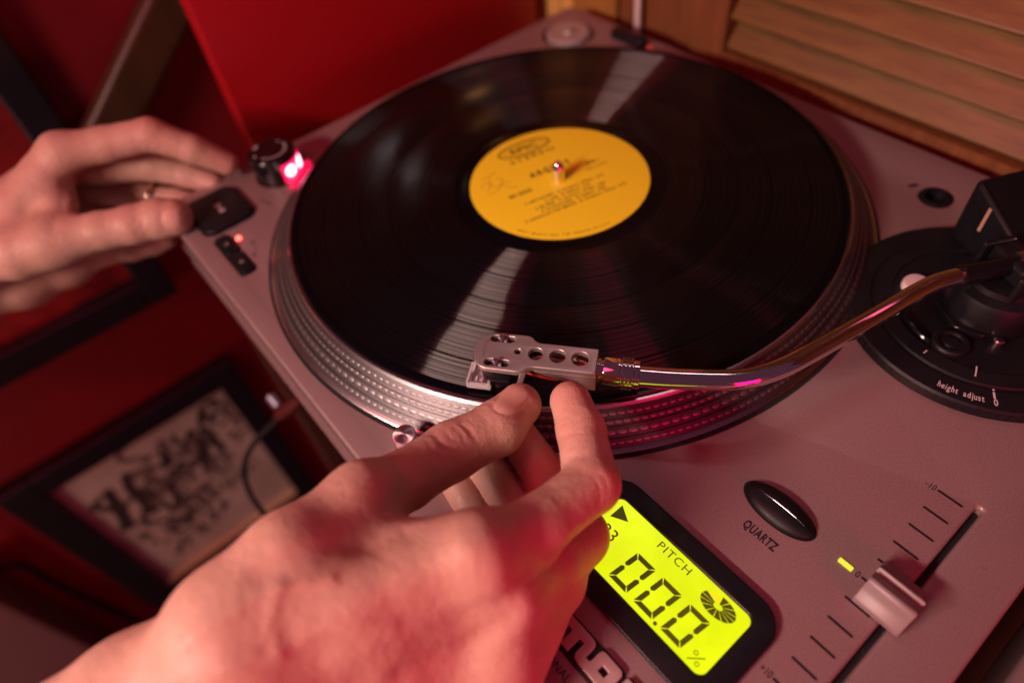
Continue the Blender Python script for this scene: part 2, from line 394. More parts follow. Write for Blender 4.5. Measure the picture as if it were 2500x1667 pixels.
po = thing('wood_post', 'pale yellow wooden corner post beside the red board', 'post', (-222, 208, -100))
for j in range(3):
    mb = MB(); mb.box((-239 + 15.2 * j, 206 - (j % 2) * 1.5, 150), (14.6, 16, 560)); mb.out('board', M['post_wood'], po, None)
po2 = thing('wood_post', 'darker brown wooden post between the pale corner post and the white cable', 'post', (-180, 209, -100))
mb = MB(); mb.box((-179, 210, 150), (48, 16, 560)); mb.out('board', M['post_dark'], po2, None)
mb = MB(); mb.box((-113, 212, 150), (80, 12, 560)); mb.out('side_panel', M['stile_wood'], sh, None)
mb = MB(); mb.tube(spline([(-126, 198, 420), (-125.6, 197.5, 200), (-126.5, 197, 60), (-126, 197, -10), (-125.5, 198, -40), (-123, 199, -70)]), 2.5, 10)
tag(mb.out('power_cable', M['cable_white']), 'white cable hanging down the brown post behind the turntable', 'cable')

prism('red_board', [rrect(-96, 181, -420, 84, 2)], 0, 18, M['red_board'], None, 1.5, Matrix(((0, 0, 1, -248), (1, 0, 0, 0), (0, 1, 0, 0), (0, 0, 0, 1))))
tag(bpy.data.objects['red_board'], 'bright red painted board standing along the left side of the turntable', 'board')

# big black frame on the left wall
X0 = -400
fr = thing('picture_frame', 'large black picture frame with a dark red print, upper left on the red wall', 'picture frame', (X0, -430, -230), 'black frames on the red wall')
for yc, zc, dy, dz in ((-206, 10, 28, 480), (-664, 10, 28, 480), (-435, -214, 430, 32), (-435, 234, 430, 32)):
    mb = MB(); mb.box((X0 + 9, yc, zc), (18, dy, dz)); o = mb.out('frame_bar', M['frame_black'], fr, None)
    bv = o.modifiers.new('edge', 'BEVEL'); bv.width = .002; bv.segments = 2
mb = MB(); mb.box((X0 + 3.5, -435, 10), (3, 430, 416)); mb.out('print', M['red_print'], fr, None)
# small framed poster below it
f2 = thing('picture_frame', 'small black framed cream poster with dark brush drawing, low on the red wall', 'picture frame', (X0, -322, -680), 'black frames on the red wall')
for yc, zc, dy, dz in ((-437.5, -514, 35, 332), (-202, -514, 28, 332), (-318, -364, 204, 32), (-318, -665, 204, 30)):
    mb = MB(); mb.box((X0 + 9, yc, zc), (18, dy, dz)); o = mb.out('frame_bar', M['frame_black'], f2, None)
    bv = o.modifiers.new('edge', 'BEVEL'); bv.width = .002; bv.segments = 2
mb = MB(); mb.box((X0 + 3.5, -318, -515), (3, 204, 270)); pr = mb.out('print', M['paper'], f2, None)
mb = MB(); mb.box((X0 + 9, -318, -648), (9, 203, 3.5)); mb.out('mat_edge', M['mat_edge'], f2, None)
mb = MB(); rg = random.Random(3)
def yz(u, v): return (-420 + 207 * u, -380 - 268 * v)
def wob(mb, u, v, w, n, ln, mi, turn=1.2):
    a = rg.uniform(0, 6.28); pts = [yz(u, v)]
    for _ in range(n):
        a += rg.uniform(-turn, turn); pts.append((pts[-1][0] + math.cos(a) * ln, pts[-1][1] + math.sin(a) * ln))
    pts = [tuple(q) for q in spline([(p_[0], p_[1], 0) for p_ in pts], 4)]
    pts = [q for q in pts if -418 < q[0] < -216 and -640 < q[1] < -384]
    if len(pts) > 2: stroke(mb, pts, w, rg.uniform(0, .4), mi)
def glyph(u, v, w, h, tilt, wt):
    """one bold hand drawn letter-like mark: two to four straight brush strokes in a cell"""
    g = [(0, 0), (0, .5), (0, 1), (.5, 0), (.5, .5), (.5, 1), (1, 0), (1, .5), (1, 1)]
    for _ in range(rg.randint(3, 4)):
        a, b_ = rg.sample(g, 2); pts = []
        for k in range(4):
            t = k / 3; x_ = (a[0] + (b_[0] - a[0]) * t + rg.gauss(0, .06)) * w; y_ = (a[1] + (b_[1] - a[1]) * t + rg.gauss(0, .06)) * h
            q = yz(u + x_, v + y_ + x_ * tilt)
            if -417 < q[0] < -217 and -642 < q[1] < -385: pts.append(q)
        if len(pts) > 1: stroke(mb, pts, wt * .78 * rg.uniform(.7, 1.25), rg.uniform(0, .4), 0 if rg.random() < .8 else 1)
for k in range(5): glyph(.40 + .115 * k, .36 - .05 * k, .095, .19, -.3, 11)          # heavy slanted row, upper right
for k in range(5): glyph(.42 + .11 * k, .17 - .025 * k, .09, .13, -.2, 9.5)
for k in range(3): glyph(.08 + .12 * k, .24 - .02 * k, .105, .26, -.2, 13)             # big marks at the left
for k in range(3): glyph(.10 + .12 * k, .50 - .02 * k, .09, .13, -.1, 8.5)
for k in range(6): glyph(.14 + .085 * k, .66 - .015 * k, .065, .10, -.1, 6.5)
for k in range(4): glyph(.44 + .10 * k, .50 - .02 * k, .07, .10, -.1, 6)
for k in range(3): glyph(.66 + .09 * k, .60 - .02 * k, .06, .08, -.1, 4)
for k in range(5): glyph(.18 + .085 * k, .80 - .015 * k, .065, .09, -.1, 5.5)
for u, v, s_, n_ in ((.25, .35, .10, 6), (.70, .25, .12, 8), (.55, .42, .08, 5)):
    for _ in range(n_): wob(mb, u + rg.gauss(0, s_), v + rg.gauss(0, s_), rg.uniform(6, 14), rg.randint(2, 4), rg.uniform(8, 14), 1)
mb.V = [(X0 + 5.3 + v[2] * .5, v[0], v[1]) for v in mb.V]; mb.F = [f_[::-1] for f_ in mb.F]
mb.out('brush_drawing', M['ink'], pr, None, mats=[M['ink'], M['ink_soft']])['kind'] = 'stuff'

# wooden stand leaning in the dark gap, brown case, cables
def plank(a, b_, w, t, parent, material, name='leg'):
    a, b_ = Vector(a), Vector(b_); z = (b_ - a).normalized(); x = Vector((1, 0, 0)); y = z.cross(x).normalized()
    q = Matrix((x, y, z)).transposed(); mb = MB(); mb.box((a + b_) / 2, (t, w, (b_ - a).length), rot=q); return mb.out(name, material, parent, None)
pk = plank((-380, -52, 38), (-380, -290, -150), 36, 18, None, M['beam_wood'], 'wooden_plank')
bv = pk.modifiers.new('edge', 'BEVEL'); bv.width = .005; bv.segments = 3
tag(pk, 'dim brown wooden plank leaning against the red wall behind the hand', 'plank')
mb = MB(); mb.box((-372, -660, -660), (56, 290, 480)); cs = mb.out('storage_case', M['brown_cloth'], None, None)
bv = cs.modifiers.new('edge', 'BEVEL'); bv.width = .006; bv.segments = 3
tag(cs, 'dull brown case standing against the wall, lower left corner', 'case')
mb = MB(); mb.tube(spline([(-340, -620, -330), (-352, -520, -385), (-376, -492, -440), (-378, -490, -500), (-379, -487, -572), (-380, -480, -670), (-380, -474, -780), (-378, -468, -895)]), 3.2, 10)
tag(mb.out('wall_cable', M['cable_black']), 'black cable crossing the brown case towards the wrist', 'cable')
hp = thing('audio_cable', 'thin black cable with a small red plug looping over the framed poster', 'cable', (-101.9, -184.8, -154.1))
mb = MB(); mb.tube(spline([(-101.9, -184.8, -154.1), (-108.9, -194.8, -166.9), (-116.9, -204.9, -179.0), (-122.6, -220.2, -195.1), (-123.3, -231.4, -212.9), (-117.4, -237.4, -232.9), (-108.4, -238.3, -252.8), (-96.7, -241.2, -288.5), (-78.1, -263.8, -364.4)]), 2.3, 10); mb.out('cord', M['cable_black'], hp)
mb = MB(); mb.tube([(-102.2, -185.9, -154.5), (-89.5, -177.1, -139.8), (-81.9, -170.8, -129.1)], [5.2, 4.6, 3.2], 14); mb.out('plug', M['plug_red'], hp)
mb = MB(); mb.tube([(-114.0, -184.3, -145.4), (-106.6, -183.7, -150.3)], [4.6, 4.4], 14); mb.out('connector', M['plug_grey'], hp)

# mixer at the right
mx_ = thing('mixer', 'red lit metal mixer at the right edge beside the turntable', 'mixer', (400, 10, -100))
prism('housing', [rrect(287, 520, -165, 180, 4)], -99.9, -62, M['mixer'], mx_, 2)
mb = MB()
for j in range(6): mb.box((330 + 30 * j, -20, -61.8), (3, 60, .4))
for j in range(4): mb.box((303 + 0 * j, 4 + 14 * j, -61.8), (9, 1.2, .4))
mb.out('printed_lines', M['print_white'], mx_, None)
for j in range(6):
    mb = MB(); mb.lathe([(8, -62), (8, -50), (6.5, -48), (0.1, -48)], 24, (330 + 30 * j, 60, 0)); mb.out('knob', M['black_plastic'], mx_)

# ------------------------------------------------------------------ turntable
TT = thing('turntable', 'silver direct drive turntable with lit green display and red strobe lamp', 'turntable', (44, 0, -100))
XL, XR, YF, YR = -181.6, 269.1, -176.6, 177.4
loop = rrect(XL, XR, YF, YR, 9)
top = prism('top_plate', [loop, circ(-147, 143, 19.8, 48), circ(143, 142.6, 8.2, 32), rrect(244.2, 246.6, -122, -11.8, 1.1, 4), rrect(-123.6, -82, -163.8, -155.3, 2.2)], ZD - 7, ZD, M['redlit_silver_paint'], TT, 1.6, res=3)
prism('plinth', [rrect(XL + 1.5, XR - 1.5, YF + 1.5, YR - 1.5, 8)], -88, ZD - 7.02, M['plinth'], TT, 1)
mb = MB(); mb.box((44, YF + .4, -46), (440, 2.2, 3)); mb.box((44, YF + .4, -60), (440, 2.2, 3)); mb.out('trim_strip', M['redlit_silver_paint'], TT, None)
for x_ in (-150, 238):
    for y_ in (-145, 145):
        mb = MB(); mb.lathe([(24, -100), (26, -97), (26, -88.1), (20, -88.1)], 32, (x_, y_, 0)); mb.out('foot', M['dull_black'], TT)

rd = random.Random(11); mb = MB()
for k in range(70):                                    # dust, chips and a few hairs on the used deck plate
    x_, y_ = rd.uniform(60, 262), rd.uniform(-150, 30)
    if math.hypot(x_, y_) < 172 or math.hypot(x_ - 198.9, y_ - 76.3) < 60 or (142 < x_ < 227 and -146 < y_ < -96): continue
    if k % 6 == 0:
        a_ = rd.uniform(0, 6.28); pts = [(x_, y_)]
        for _ in range(4): a_ += rd.uniform(-.7, .7); pts.append((pts[-1][0] + math.cos(a_) * .6, pts[-1][1] + math.sin(a_) * .6))
        stroke(mb, pts, .14, ZD + .03)
    else: flat(mb, circ(x_, y_, rd.uniform(.10, .34), 7, rd.uniform(.10, .25), rd.uniform(0, 3)), ZD + .03)
tag(mb.out('dust', M['dust'], TT, None), kind='stuff')

# platter with four rows of strobe dots
def cone(t): return 152.7 + 13.3 * t, -2.5 - 13.0 * t
mb = MB()
prof = [(10, -3.0, 0), (149.5, -3.0, 0), (150.2, -2.0, 1), (150.9, -1.5, 1), (152.0, -1.6, 1), cone(.02) + (1,), cone(.05) + (0,)]
for a in (.27, .43, .70): 
    r_, z_ = cone(a); prof += [(r_, z_, 0), (r_ - .4, z_ - .4, 0), (cone(a + .02)[0] - .4, cone(a + .02)[1] - .4, 0), cone(a + .025) + (0,)]
prof += [cone(.93) + (0,), cone(.955) + (1,), (166.4, -15.2, 1), (167.2, -15.9, 1), (167.3, -16.4, 0), (167.3, -16.9, 0)]
n = 240
V = [(r_ * math.cos(2 * math.pi * k / n), r_ * math.sin(2 * math.pi * k / n), z_) for r_, z_, _ in prof for k in range(n)]
F = []; FM = []
for i in range(len(prof) - 1):
    for k in range(n):
        F.append((i * n + k, i * n + (k + 1) % n, (i + 1) * n + (k + 1) % n, (i + 1) * n + k)[::-1]); FM.append(prof[i + 1][2] if prof[i][2] == prof[i + 1][2] else min(prof[i][2], prof[i + 1][2]))
plat = mesh('platter', V, F, None, TT, 35, (0, 0, -10), [M['platter_dark'], M['platter_rim']], FM)
mb = MB()
for t, cnt, du, dv in ((.155, 264, 1.78, .86), (.35, 270, 1.76, .86), (.575, 218, 2.24, 1.2), (.82, 280, 1.74, .84)):
    r_, z_ = cone(t); sl = Vector((13.3, -13.0)).normalized()
    for k in range(cnt):
        a = 2 * math.pi * k / cnt; e = Vector((math.cos(a), math.sin(a), 0)); tn = Vector((-math.sin(a), math.cos(a), 0)); s3 = Vector((e.x * sl[0], e.y * sl[0], sl[1])); nn = tn.cross(s3) * -1
        if nn.z < 0: nn = -nn
        c_ = e * r_ + Vector((0, 0, z_))
        ring = [c_ + tn * du * math.cos(q * .7854) + s3 * dv * math.sin(q * .7854) - nn * .05 for q in range(8)]
        inn = [c_ + tn * du * .6 * math.cos(q * .7854) + s3 * dv * .6 * math.sin(q * .7854) + nn * .12 for q in range(8)]
        mb.add(ring + inn, [(q, (q + 1) % 8, 8 + (q + 1) % 8, 8 + q) for q in range(8)] + [tuple(range(8, 16))])
tag(mb.out('strobe_dot', M['platter_dot'], plat, 60), kind='stuff')
mb = MB(); mb.lathe([(168.9, ZD + .1), (168.9, ZD + .5), (150, ZD + .5), (150, ZD + .1)], 160, closed=True); mb.out('platter_gap', M['dull_black'], TT)
mb = MB(); mb.lathe([(3.6, -4), (3.6, 6.5), (3.3, 8), (2.2, 10.4), (1.2, 11.7), (.3, 12.1)], 32); mb.out('spindle', M['chrome'], plat)

# start/stop, speed buttons, led
b_out = rpoly([(-167.5, -152.5), (-163.5, -166), (-127, -163.5), (-124.5, -135.5), (-137, -130.5), (-168, -139)], [9, 6, 8, 8, 7, 9])
prism('button_surround', [rrect(-168.5, -126.5, -166.5, -132, 8)], ZD + .05, ZD + .6, M['black_plastic'], TT, .2)
bt = prism('start_stop_button', [rrect(-167.5, -127.5, -165.5, -133, 8)], ZD + .3, ZD + 2.6, M['black_plastic'], TT, .9, res=3)
mb = MB(); z_ = ZD + 2.64
stroke(mb, [(-151.5, -150.5), (-151.5, -146.5)], 1.1, z_); mb.add([(-150.2, -150.6, z_), (-146.2, -148.5, z_), (-150.2, -146.4, z_)], [(0, 1, 2)])
mb.box((-144, -148.5, z_ - .1), (3.2, 3.4, .2)); mb.out('button_symbol', M['print_pink'], bt, None)
for x0, x1, s in ((-123.2, -103.2, '33'), (-102.4, -82.4, '45')):
    bb = prism('speed_button', [rrect(x0, x1, -163.4, -155.7, 1.8)], ZD - 2, ZD + 1.3, M['black_plastic'], TT, .5)
    mb = MB(); text(mb, s, (x0 + x1) / 2, -160.6, ZD + 1.34, 2.2, align='C'); mb.out('button_lettering', M['print_pink'], bb, None)
mb = MB(); mb.lathe([(1.55, ZD - .5), (1.55, ZD + .3), (1.1, ZD + 1.0), (.2, ZD + 1.3)], 20, (-114.4, -151.8, 0)); mb.out('indicator_led', M['red_led'], TT)
M['dim_led'] = glow('dim_red_led', (1, .03, .03), 1.0)
def word(nm, material, parent, *a, **k):
    mb = MB(); text(mb, *a, **k); return mb.out(nm, material, parent, None)
word('lettering', M['print_black'], TT, '33', -104.5, -148.5, ZD + .05, 3.0, align='C'); word('lettering', M['print_black'], TT, '45', -94.0, -152.6, ZD + .05, 3.0, align='C')
mb = MB(); stroke(mb, [(-100.5, -147.2), (-98, -148), (-96.5, -149.4)], .35, ZD + .05); mb.out('printed_line', M['print_black'], TT, None)
word('lettering', M['print_black'], TT, 'POWER', -134, -125.4, ZD + .05, 2.2, align='C', rot=R(20))

# power switch tower with strobe lamp
PX, PY = -154.8, -103.8
mb = MB(); mb.lathe([(15.6, ZD + .1), (15.6, ZD + 1), (14.6, ZD + 1.4), (14.3, ZD + 11.2), (14.9, ZD + 11.6), (14.9, ZD + 16.6), (14.2, ZD + 17.5), (12.6, ZD + 17.8), (11.4, ZD + 17.6), (.2, ZD + 17.6)], 64, (PX, PY, 0)); sw = mb.out('power_switch', M['gloss_black'], TT)
mb = MB()
for q in range(40):
    a0, a1 = R(q * 9 - 2), R(q * 9 + 3)
mb = MB(); z_ = ZD + 17.85
for a0, a1, rr, w_ in ((-60, 100, 9.6, 1.1), (200, 222, 11.2, 2.2), (262, 275, 10.5, 1.4), (118, 128, 9.6, 1.3)):
    stroke(mb, [(PX + rr * math.cos(R(a0 + (a1 - a0) * k / 14)), PY + rr * math.sin(R(a0 + (a1 - a0) * k / 14))) for k in range(15)], w_, z_)
mb.out('switch_symbol', M['print_pink'], sw, None)
ang = math.atan2(-PY, -PX)                            # the lamp window faces the platter
def arc_band(r0, z0, z1, a0, a1, n=14):
    V = [(PX + r0 * math.cos(a0 + (a1 - a0) * k / n), PY + r0 * math.sin(a0 + (a1 - a0) * k / n), z) for k in range(n + 1) for z in (z0, z1)]
    return V, [(2 * k, 2 * k + 2, 2 * k + 3, 2 * k + 1) for k in range(n)]
mb = MB(); mb.add(*arc_band(15.3, ZD + 1.2, ZD + 13.4, ang - R(42), ang + R(40))); mb.out('strobe_window', M['strobe_glass'], sw)
for a0_, a1_, z0_, z1_ in ((-35, -6, 4.2, 11.6), (3, 33, 3.6, 12.0)):
    rr_b = [(a0_ + a1_) / 2, (a1_ - a0_) / 2, (z0_ + z1_) / 2, (z1_ - z0_) / 2]; V = []; F = []
    for k in range(24):
        q_ = 2 * math.pi * k / 24; aa_ = ang + R(rr_b[0] + rr_b[1] * math.cos(q_)); V.append((PX + 15.5 * math.cos(aa_), PY + 15.5 * math.sin(aa_), ZD + rr_b[2] + rr_b[3] * math.sin(q_)))
    aa_ = ang + R(rr_b[0]); V.append((PX + 15.9 * math.cos(aa_), PY + 15.9 * math.sin(aa_), ZD + rr_b[2])); F = [(k, (k + 1) % 24, 24) for k in range(24)]
    mb = MB(); mb.add(V, F); mb.out('strobe_bulb', M['strobe_core'], sw)
mb = MB(); V, F = arc_band(15.8, ZD + .9, ZD + 11.6, ang - R(46), ang + R(40)); mb.out
u = Vector((math.cos(ang), math.sin(ang), 0)); w_ = Vector((-u.y, u.x, 0)); pc = Vector((PX, PY, 0))
def PT(a, s_, z): return tuple(pc + u * a + w_ * s_ + Vector((0, 0, ZD + z)))
for s0, s1 in ((-12.8, -1.0), (-.6, 10.6)):
    V = [PT(14.6, s0, .6), PT(14.6, s1, .6), PT(18.4, s1 * .92, .6), PT(18.4, s0 * .92, .6), PT(15.7, s0, 4.4), PT(15.7, s1, 4.4), PT(18.4, s1 * .92, 3.6), PT(18.4, s0 * .92, 3.6)]
    mb = MB(); mb.add(V, [(0, 1, 2, 3)[::-1], (4, 5, 6, 7), (0, 3, 7, 4), (1, 5, 6, 2), (2, 6, 7, 3), (0, 4, 5, 1)])
    o = mb.out('strobe_lens', M['strobe_lens'], sw, None); bv = o.modifiers.new('edge', 'BEVEL'); bv.width = .0006; bv.segments = 2
mb = MB()
for a_ in (-44, 38):
    V, F = arc_band(15.5, ZD + 1.0, ZD + 13.6, ang + R(a_), ang + R(a_ + 5), 3); mb.add(V, F)
V, F = arc_band(15.45, ZD + 12.9, ZD + 13.9, ang - R(44), ang + R(43)); mb.add(V, F); mb.out('window_edge', M['strobe_lens'], sw)

# cue lamp button (spun metal)
mb = MB(); mb.lathe([(5.6, ZD + .05), (5.6, ZD + .6), (4.6, ZD + .8)], 40, (75.3, -156.6, 0)); tl = mb.out('cue_light', M['dull_black'], TT)
mb = MB(); mb.lathe([(5.0, ZD + .3), (5.0, ZD + 11.2), (4.8, ZD + 11.9), (4.6, ZD + 12.0), (.05, ZD + 12.0)], 48, (75.3, -156.6, 0))
kn = mb.out('cue_light_cap', M['spun'], tl)
nt, b, N, L = nodes(M['spun']); tg = N("ShaderNodeTangent"); tg.direction_type = 'RADIAL'; tg.axis = 'Z'; L(tg.outputs[0], b.inputs["Tangent"])

# lcd
LC = thing if False else None
bz = prism('lcd_display', [rrect(144.5, 224.5, -143.5, -98.6, 11, 12), rrect(152.6, 216.2, -134.6, -106.6, 3.2)], ZD + .05, ZD + 2.6, M['black_plastic'], TT, .9, res=3)
mb = MB(); flat(mb, rrect(152.0, 216.8, -135.2, -106.0, 3.4), ZD + 1.3); scr = mb.out('screen', M['lcd'], bz, None)
zi = ZD + 1.36; mb = MB(); SH = .11
def seg7(x, y, w, h, t):
    g = .36; y1, y2, y3 = y, y - h / 2, y - h
    def P(px, py): return (px + (py - y3) * SH, py)
    segs = []
    segs.append([(x + g, y1), (x + w - g, y1), (x + w - t, y1 - t), (x + t, y1 - t)])
    segs.append([(x + g, y3), (x + t, y3 + t), (x + w - t, y3 + t), (x + w - g, y3)])
    for sx in (0, 1):
        for ya, yb in ((y1, y2), (y2, y3)):
            up = ya == y1; X = x + w if sx else x; s_ = -1 if sx else 1
            if up: q = [(X, ya - g), (X + s_ * t, ya - t - g * .6), (X + s_ * t, yb + t * .5 + g * .3), (X + s_ * t * .5, yb + g * .6), (X, yb + t * .4 + g * .4)]
            else: q = [(X, yb + g), (X + s_ * t, yb + t + g * .6), (X + s_ * t, ya - t * .5 - g * .3), (X + s_ * t * .5, ya - g * .6), (X, ya - t * .4 - g * .4)]
            segs.append(q)
    for q in segs: flat(mb, [P(*k) for k in q], zi)
for x_ in (171.4, 183.8, 196.4): seg7(x_, -118.3, 9.1, 14.2, 1.95)
mb.V = [(v[0], v[1], v[2]) for v in mb.V]
for f_ in range(len(mb.F)):                            # face the prints upwards
    a_, b_, c_ = [Vector(mb.V[i]) for i in mb.F[f_][:3]]
    if (b_ - a_).cross(c_ - a_).z < 0: mb.F[f_] = mb.F[f_][::-1]
flat(mb, circ(194.4, -132.5, .75, 16), zi)
mb.out('digit', M['lcd_ink'], scr, None)
word('lcd_lettering', M['lcd_ink'], scr, 'PITCH', 175.9, -111.5, zi, 3.1, squash=1.12, space=1.12); word('lcd_lettering', M['lcd_ink'], scr, '33', 157.1, -123.2, zi, 5.0)
mb = MB(); flat(mb, [(155.7, -115.7), (162.1, -112.3), (155.8, -108.9)], zi); mb.out('lcd_arrow', M['lcd_ink'], scr, None)
mb = MB()
for cx_, cy_ in ((209.9, -129.3), (212.4, -131.9)):
    stroke(mb, [(cx_ + .72 * math.cos(k * .4488), cy_ + .72 * math.sin(k * .4488)) for k in range(15)], .28, zi)
stroke(mb, [(209.0, -132.9), (213.2, -128.5)], .4, zi)
mb.out('lcd_percent_sign', M['lcd_ink'], scr, None)
for ghost in (0, 1):
    mb = MB()
    for k in range(14):
        a0, a1 = 2 * math.pi * (k + .06) / 14, 2 * math.pi * (k + .94) / 14
        if (k in (4, 5)) != bool(ghost): continue
        q = []
        for a_, s_ in ((a0, 1), ((a0 + a1) / 2, 1), (a1, 1), (a1, .26), (a0, .26)):
            u_, v_ = 6.9 * s_ * math.cos(a_), 4.0 * s_ * math.sin(a_); q.append((205 + u_ + v_ * .12, -112 + v_))
        flat(mb, q, zi)
    mb.out('lcd_wheel', M['lcd_ghost'] if ghost else M['lcd_ink'], scr, None)

# quartz button
mb = MB(); V = []; n = 48
for s_, z_ in ((1.06, .1), (1.06, .45), (1.0, .5), (1.0, .9), (.97, 1.6), (.9, 2.3), (.7, 3.2), (.45, 3.8), (.2, 4.1)):
    V += [(196.8 + 14.6 * s_ * math.cos(2 * math.pi * k / n), -66.2 + 6.9 * s_ * math.sin(2 * math.pi * k / n), ZD + z_) for k in range(n)]
F = [(i * n + k, i * n + (k + 1) % n, (i + 1) * n + (k + 1) % n, (i + 1) * n + k) for i in range(8) for k in range(n)] + [tuple(8 * n + k for k in range(n))]
mb.add(V, F); qb = mb.out('quartz_button', M['black_plastic'], TT, 40)
mb = MB(); mb.box((196.8, -66.2, ZD + 3.95), (24.5, .35, .5)); 
V = []
for k in range(25):
    t = -1 + 2 * k / 24; x_ = 196.8 + 13.6 * t; s_ = abs(t) * 13.6 / 14.6
    z_ = np.interp(s_, [.2, .45, .7, .9, .97, 1.0], [4.1, 3.8, 3.2, 2.3, 1.6, .9]); V += [(x_, -66.4, ZD + z_ + .02), (x_, -66.0, ZD + z_ + .02), (x_, -66.2, ZD + z_ + .22)]
F = []
for k in range(24): F += [(3 * k, 3 * k + 3, 3 * k + 5, 3 * k + 2), (3 * k + 2, 3 * k + 5, 3 * k + 4, 3 * k + 1)]
mb = MB(); mb.add(V, F); mb.out('button_ridge', M['gloss_black'], qb, None)
# pitch fader
word('lettering', M['print_black'], TT, 'QUARTZ', 191.3, -81.2, ZD + .05, 3.6, squash=.60, bold=.38, space=1.14)
for q_, y_, k_ in (('–10', -17.4, .72), ('0', -67.5, .78), ('+10', -117.4, .72)): word('lettering', M['print_black'], TT, q_, 230.6, y_, ZD + .05, 2.6, align='R', squash=k_, bold=.1)
tk0 = None
for k in range(11):
    y_ = -16.1 - 10.02 * k
    if tk0 is None: tk0 = prism('scale_tick', [rrect(231.2, 240.8, y_ - .48, y_ + .48, .45, 4)], ZD + .02, ZD + .08, M['print_black'], TT, 0)
    else:
        o = tk0.copy(); COL.objects.link(o); o.parent = TT; c_ = WP[tk0.name] + Vector((0, -10.02 * k, 0)); WP[o.name] = c_; o.location = (c_ - WP[TT.name]) * K
mb = MB(); mb.box((245.4, -67, ZD - 5), (3.4, 116, 1)); mb.out('fader_slot', M['dull_black'], TT, None)
prism('pitch_led', [rrect(222.4, 227.8, -67.3, -65.4, .4, 3)], ZD + .02, ZD + .5, M['green_led'], TT, 0)
prof = [(-9.6, 0.8), (-9.6, 3.2), (-8.6, 4.6), (-6.4, 7.2), (-5.2, 10.6), (-4.0, 11.6), (-2.8, 11.4), (-.6, 9.6), (1.2, 8.2), (2.2, 9.6), (3.0, 9.8), (3.9, 8.6), (5.4, 5.8), (8.8, 4.4), (9.6, 3.2), (9.6, .8)]
prof = [(tuple(q)[0] , tuple(q)[1]) for q in [tuple(v)[:2] for v in spline([(a_, b_, 0) for a_, b_ in prof], 4)]]
V = []; 
for x_ in (237.0, 237.5, 253.0, 253.5):
    s_ = .97 if x_ in (237.0, 253.5) else 1
    V += [(x_ - .6, -66.6 + a_ * s_, ZD + b_ * s_ + .02) for a_, b_ in prof]
n = len(prof)
F = [(i * n + k, (i + 1) * n + k, (i + 1) * n + k + 1, i * n + k + 1)[::-1] for i in range(3) for k in range(n - 1)] + [tuple(range(n)), tuple(3 * n + k for k in range(n))[::-1]]
V = [(v[0] - 3.0, v[1], v[2]) for v in V]
mb = MB(); mb.add(V, F)
fk = mb.out('fader_knob', M['fader_grey'], TT, 50)
bm = bmesh.new(); bm.from_mesh(fk.data); bmesh.ops.recalc_face_normals(bm, faces=bm.faces); bm.to_mesh(fk.data); bm.free()

# maker's raised lettering
def logo():
    y0, y1, sh = -161.6, -152.2, -155.7                # joined chunky letters, each a raised piece on its own dark outline
    def U(pts, rad): return rpoly(pts, rad, 5)
    glyphs = [
        (149.2, 158.9, [U([(149.2, y0), (153.5, y0), (153.5, sh), (155.6, sh), (155.6, y0), (158.9, y0), (158.9, y1), (149.2, y1)], [.3, .3, .5, .5, .3, .3, 2.6, .8])]),
        (160.0, 169.6, [U([(160.0, y0), (169.6, y0), (169.6, y1), (165.9, y1), (165.9, -158.2), (163.8, -158.2), (163.8, y1), (160.0, y1)], [2.6, .8, .3, .3, .5, .5, .3, .3])]),
        (170.8, 199.0, [U([(170.8, y0), (175.1, y0), (175.1, sh), (177.2, sh), (177.2, y0), (181.0, y0), (181.0, sh), (183.2, sh), (183.2, y0), (199.0, y0), (199.0, y1), (188.6, y1), (188.6, -158.3), (186.7, -158.3), (186.7, y1), (170.8, y1)],
            [.3, .3, .5, .5, .3, .3, .5, .5, 2.6, .8, 2.2, 2.0, .5, .5, 2.8, .8]), U([(192.3, -158.3), (195.3, -158.3), (195.3, -155.8), (192.3, -155.8)], .3)]),
        (200.4, 207.0, [U([(200.4, y0), (204.0, y0), (204.0, -155.8), (207.0, -155.8), (207.0, y1), (200.4, y1)], [.3, .3, .8, .3, 1.6, .8])]),
        (208.2, 217.6, [U([(208.2, y0), (211.8, y0), (211.8, -158.6), (214.0, y0), (217.6, y0), (214.8, -157), (217.6, y1), (214.0, y1), (211.8, -155.4), (211.8, y1), (208.2, y1)], .3)]),
    ]
    for x0, x1, loops in glyphs:
        prism('maker_letter_outline_shade', [rrect(x0 - 1.1, x1 + 1.1, y0 - 1.6, y1 + .9, 2.8)], ZD + .03 + (x0 % 7) * .01, ZD + .4 + (x0 % 7) * .01, M['dull_black'], TT, .05)  # dark outline, made wider below to stand in for the letter's shadow
        prism('maker_letter', loops, ZD + .35, ZD + 2.2, M['badge'], TT, .22)
logo()
word('lettering', M['print_black'], TT, 'PROFESSIONAL', 188.0, -168.8, ZD + .05, 2.9, align='R', squash=.85, bold=.12, space=1.1)

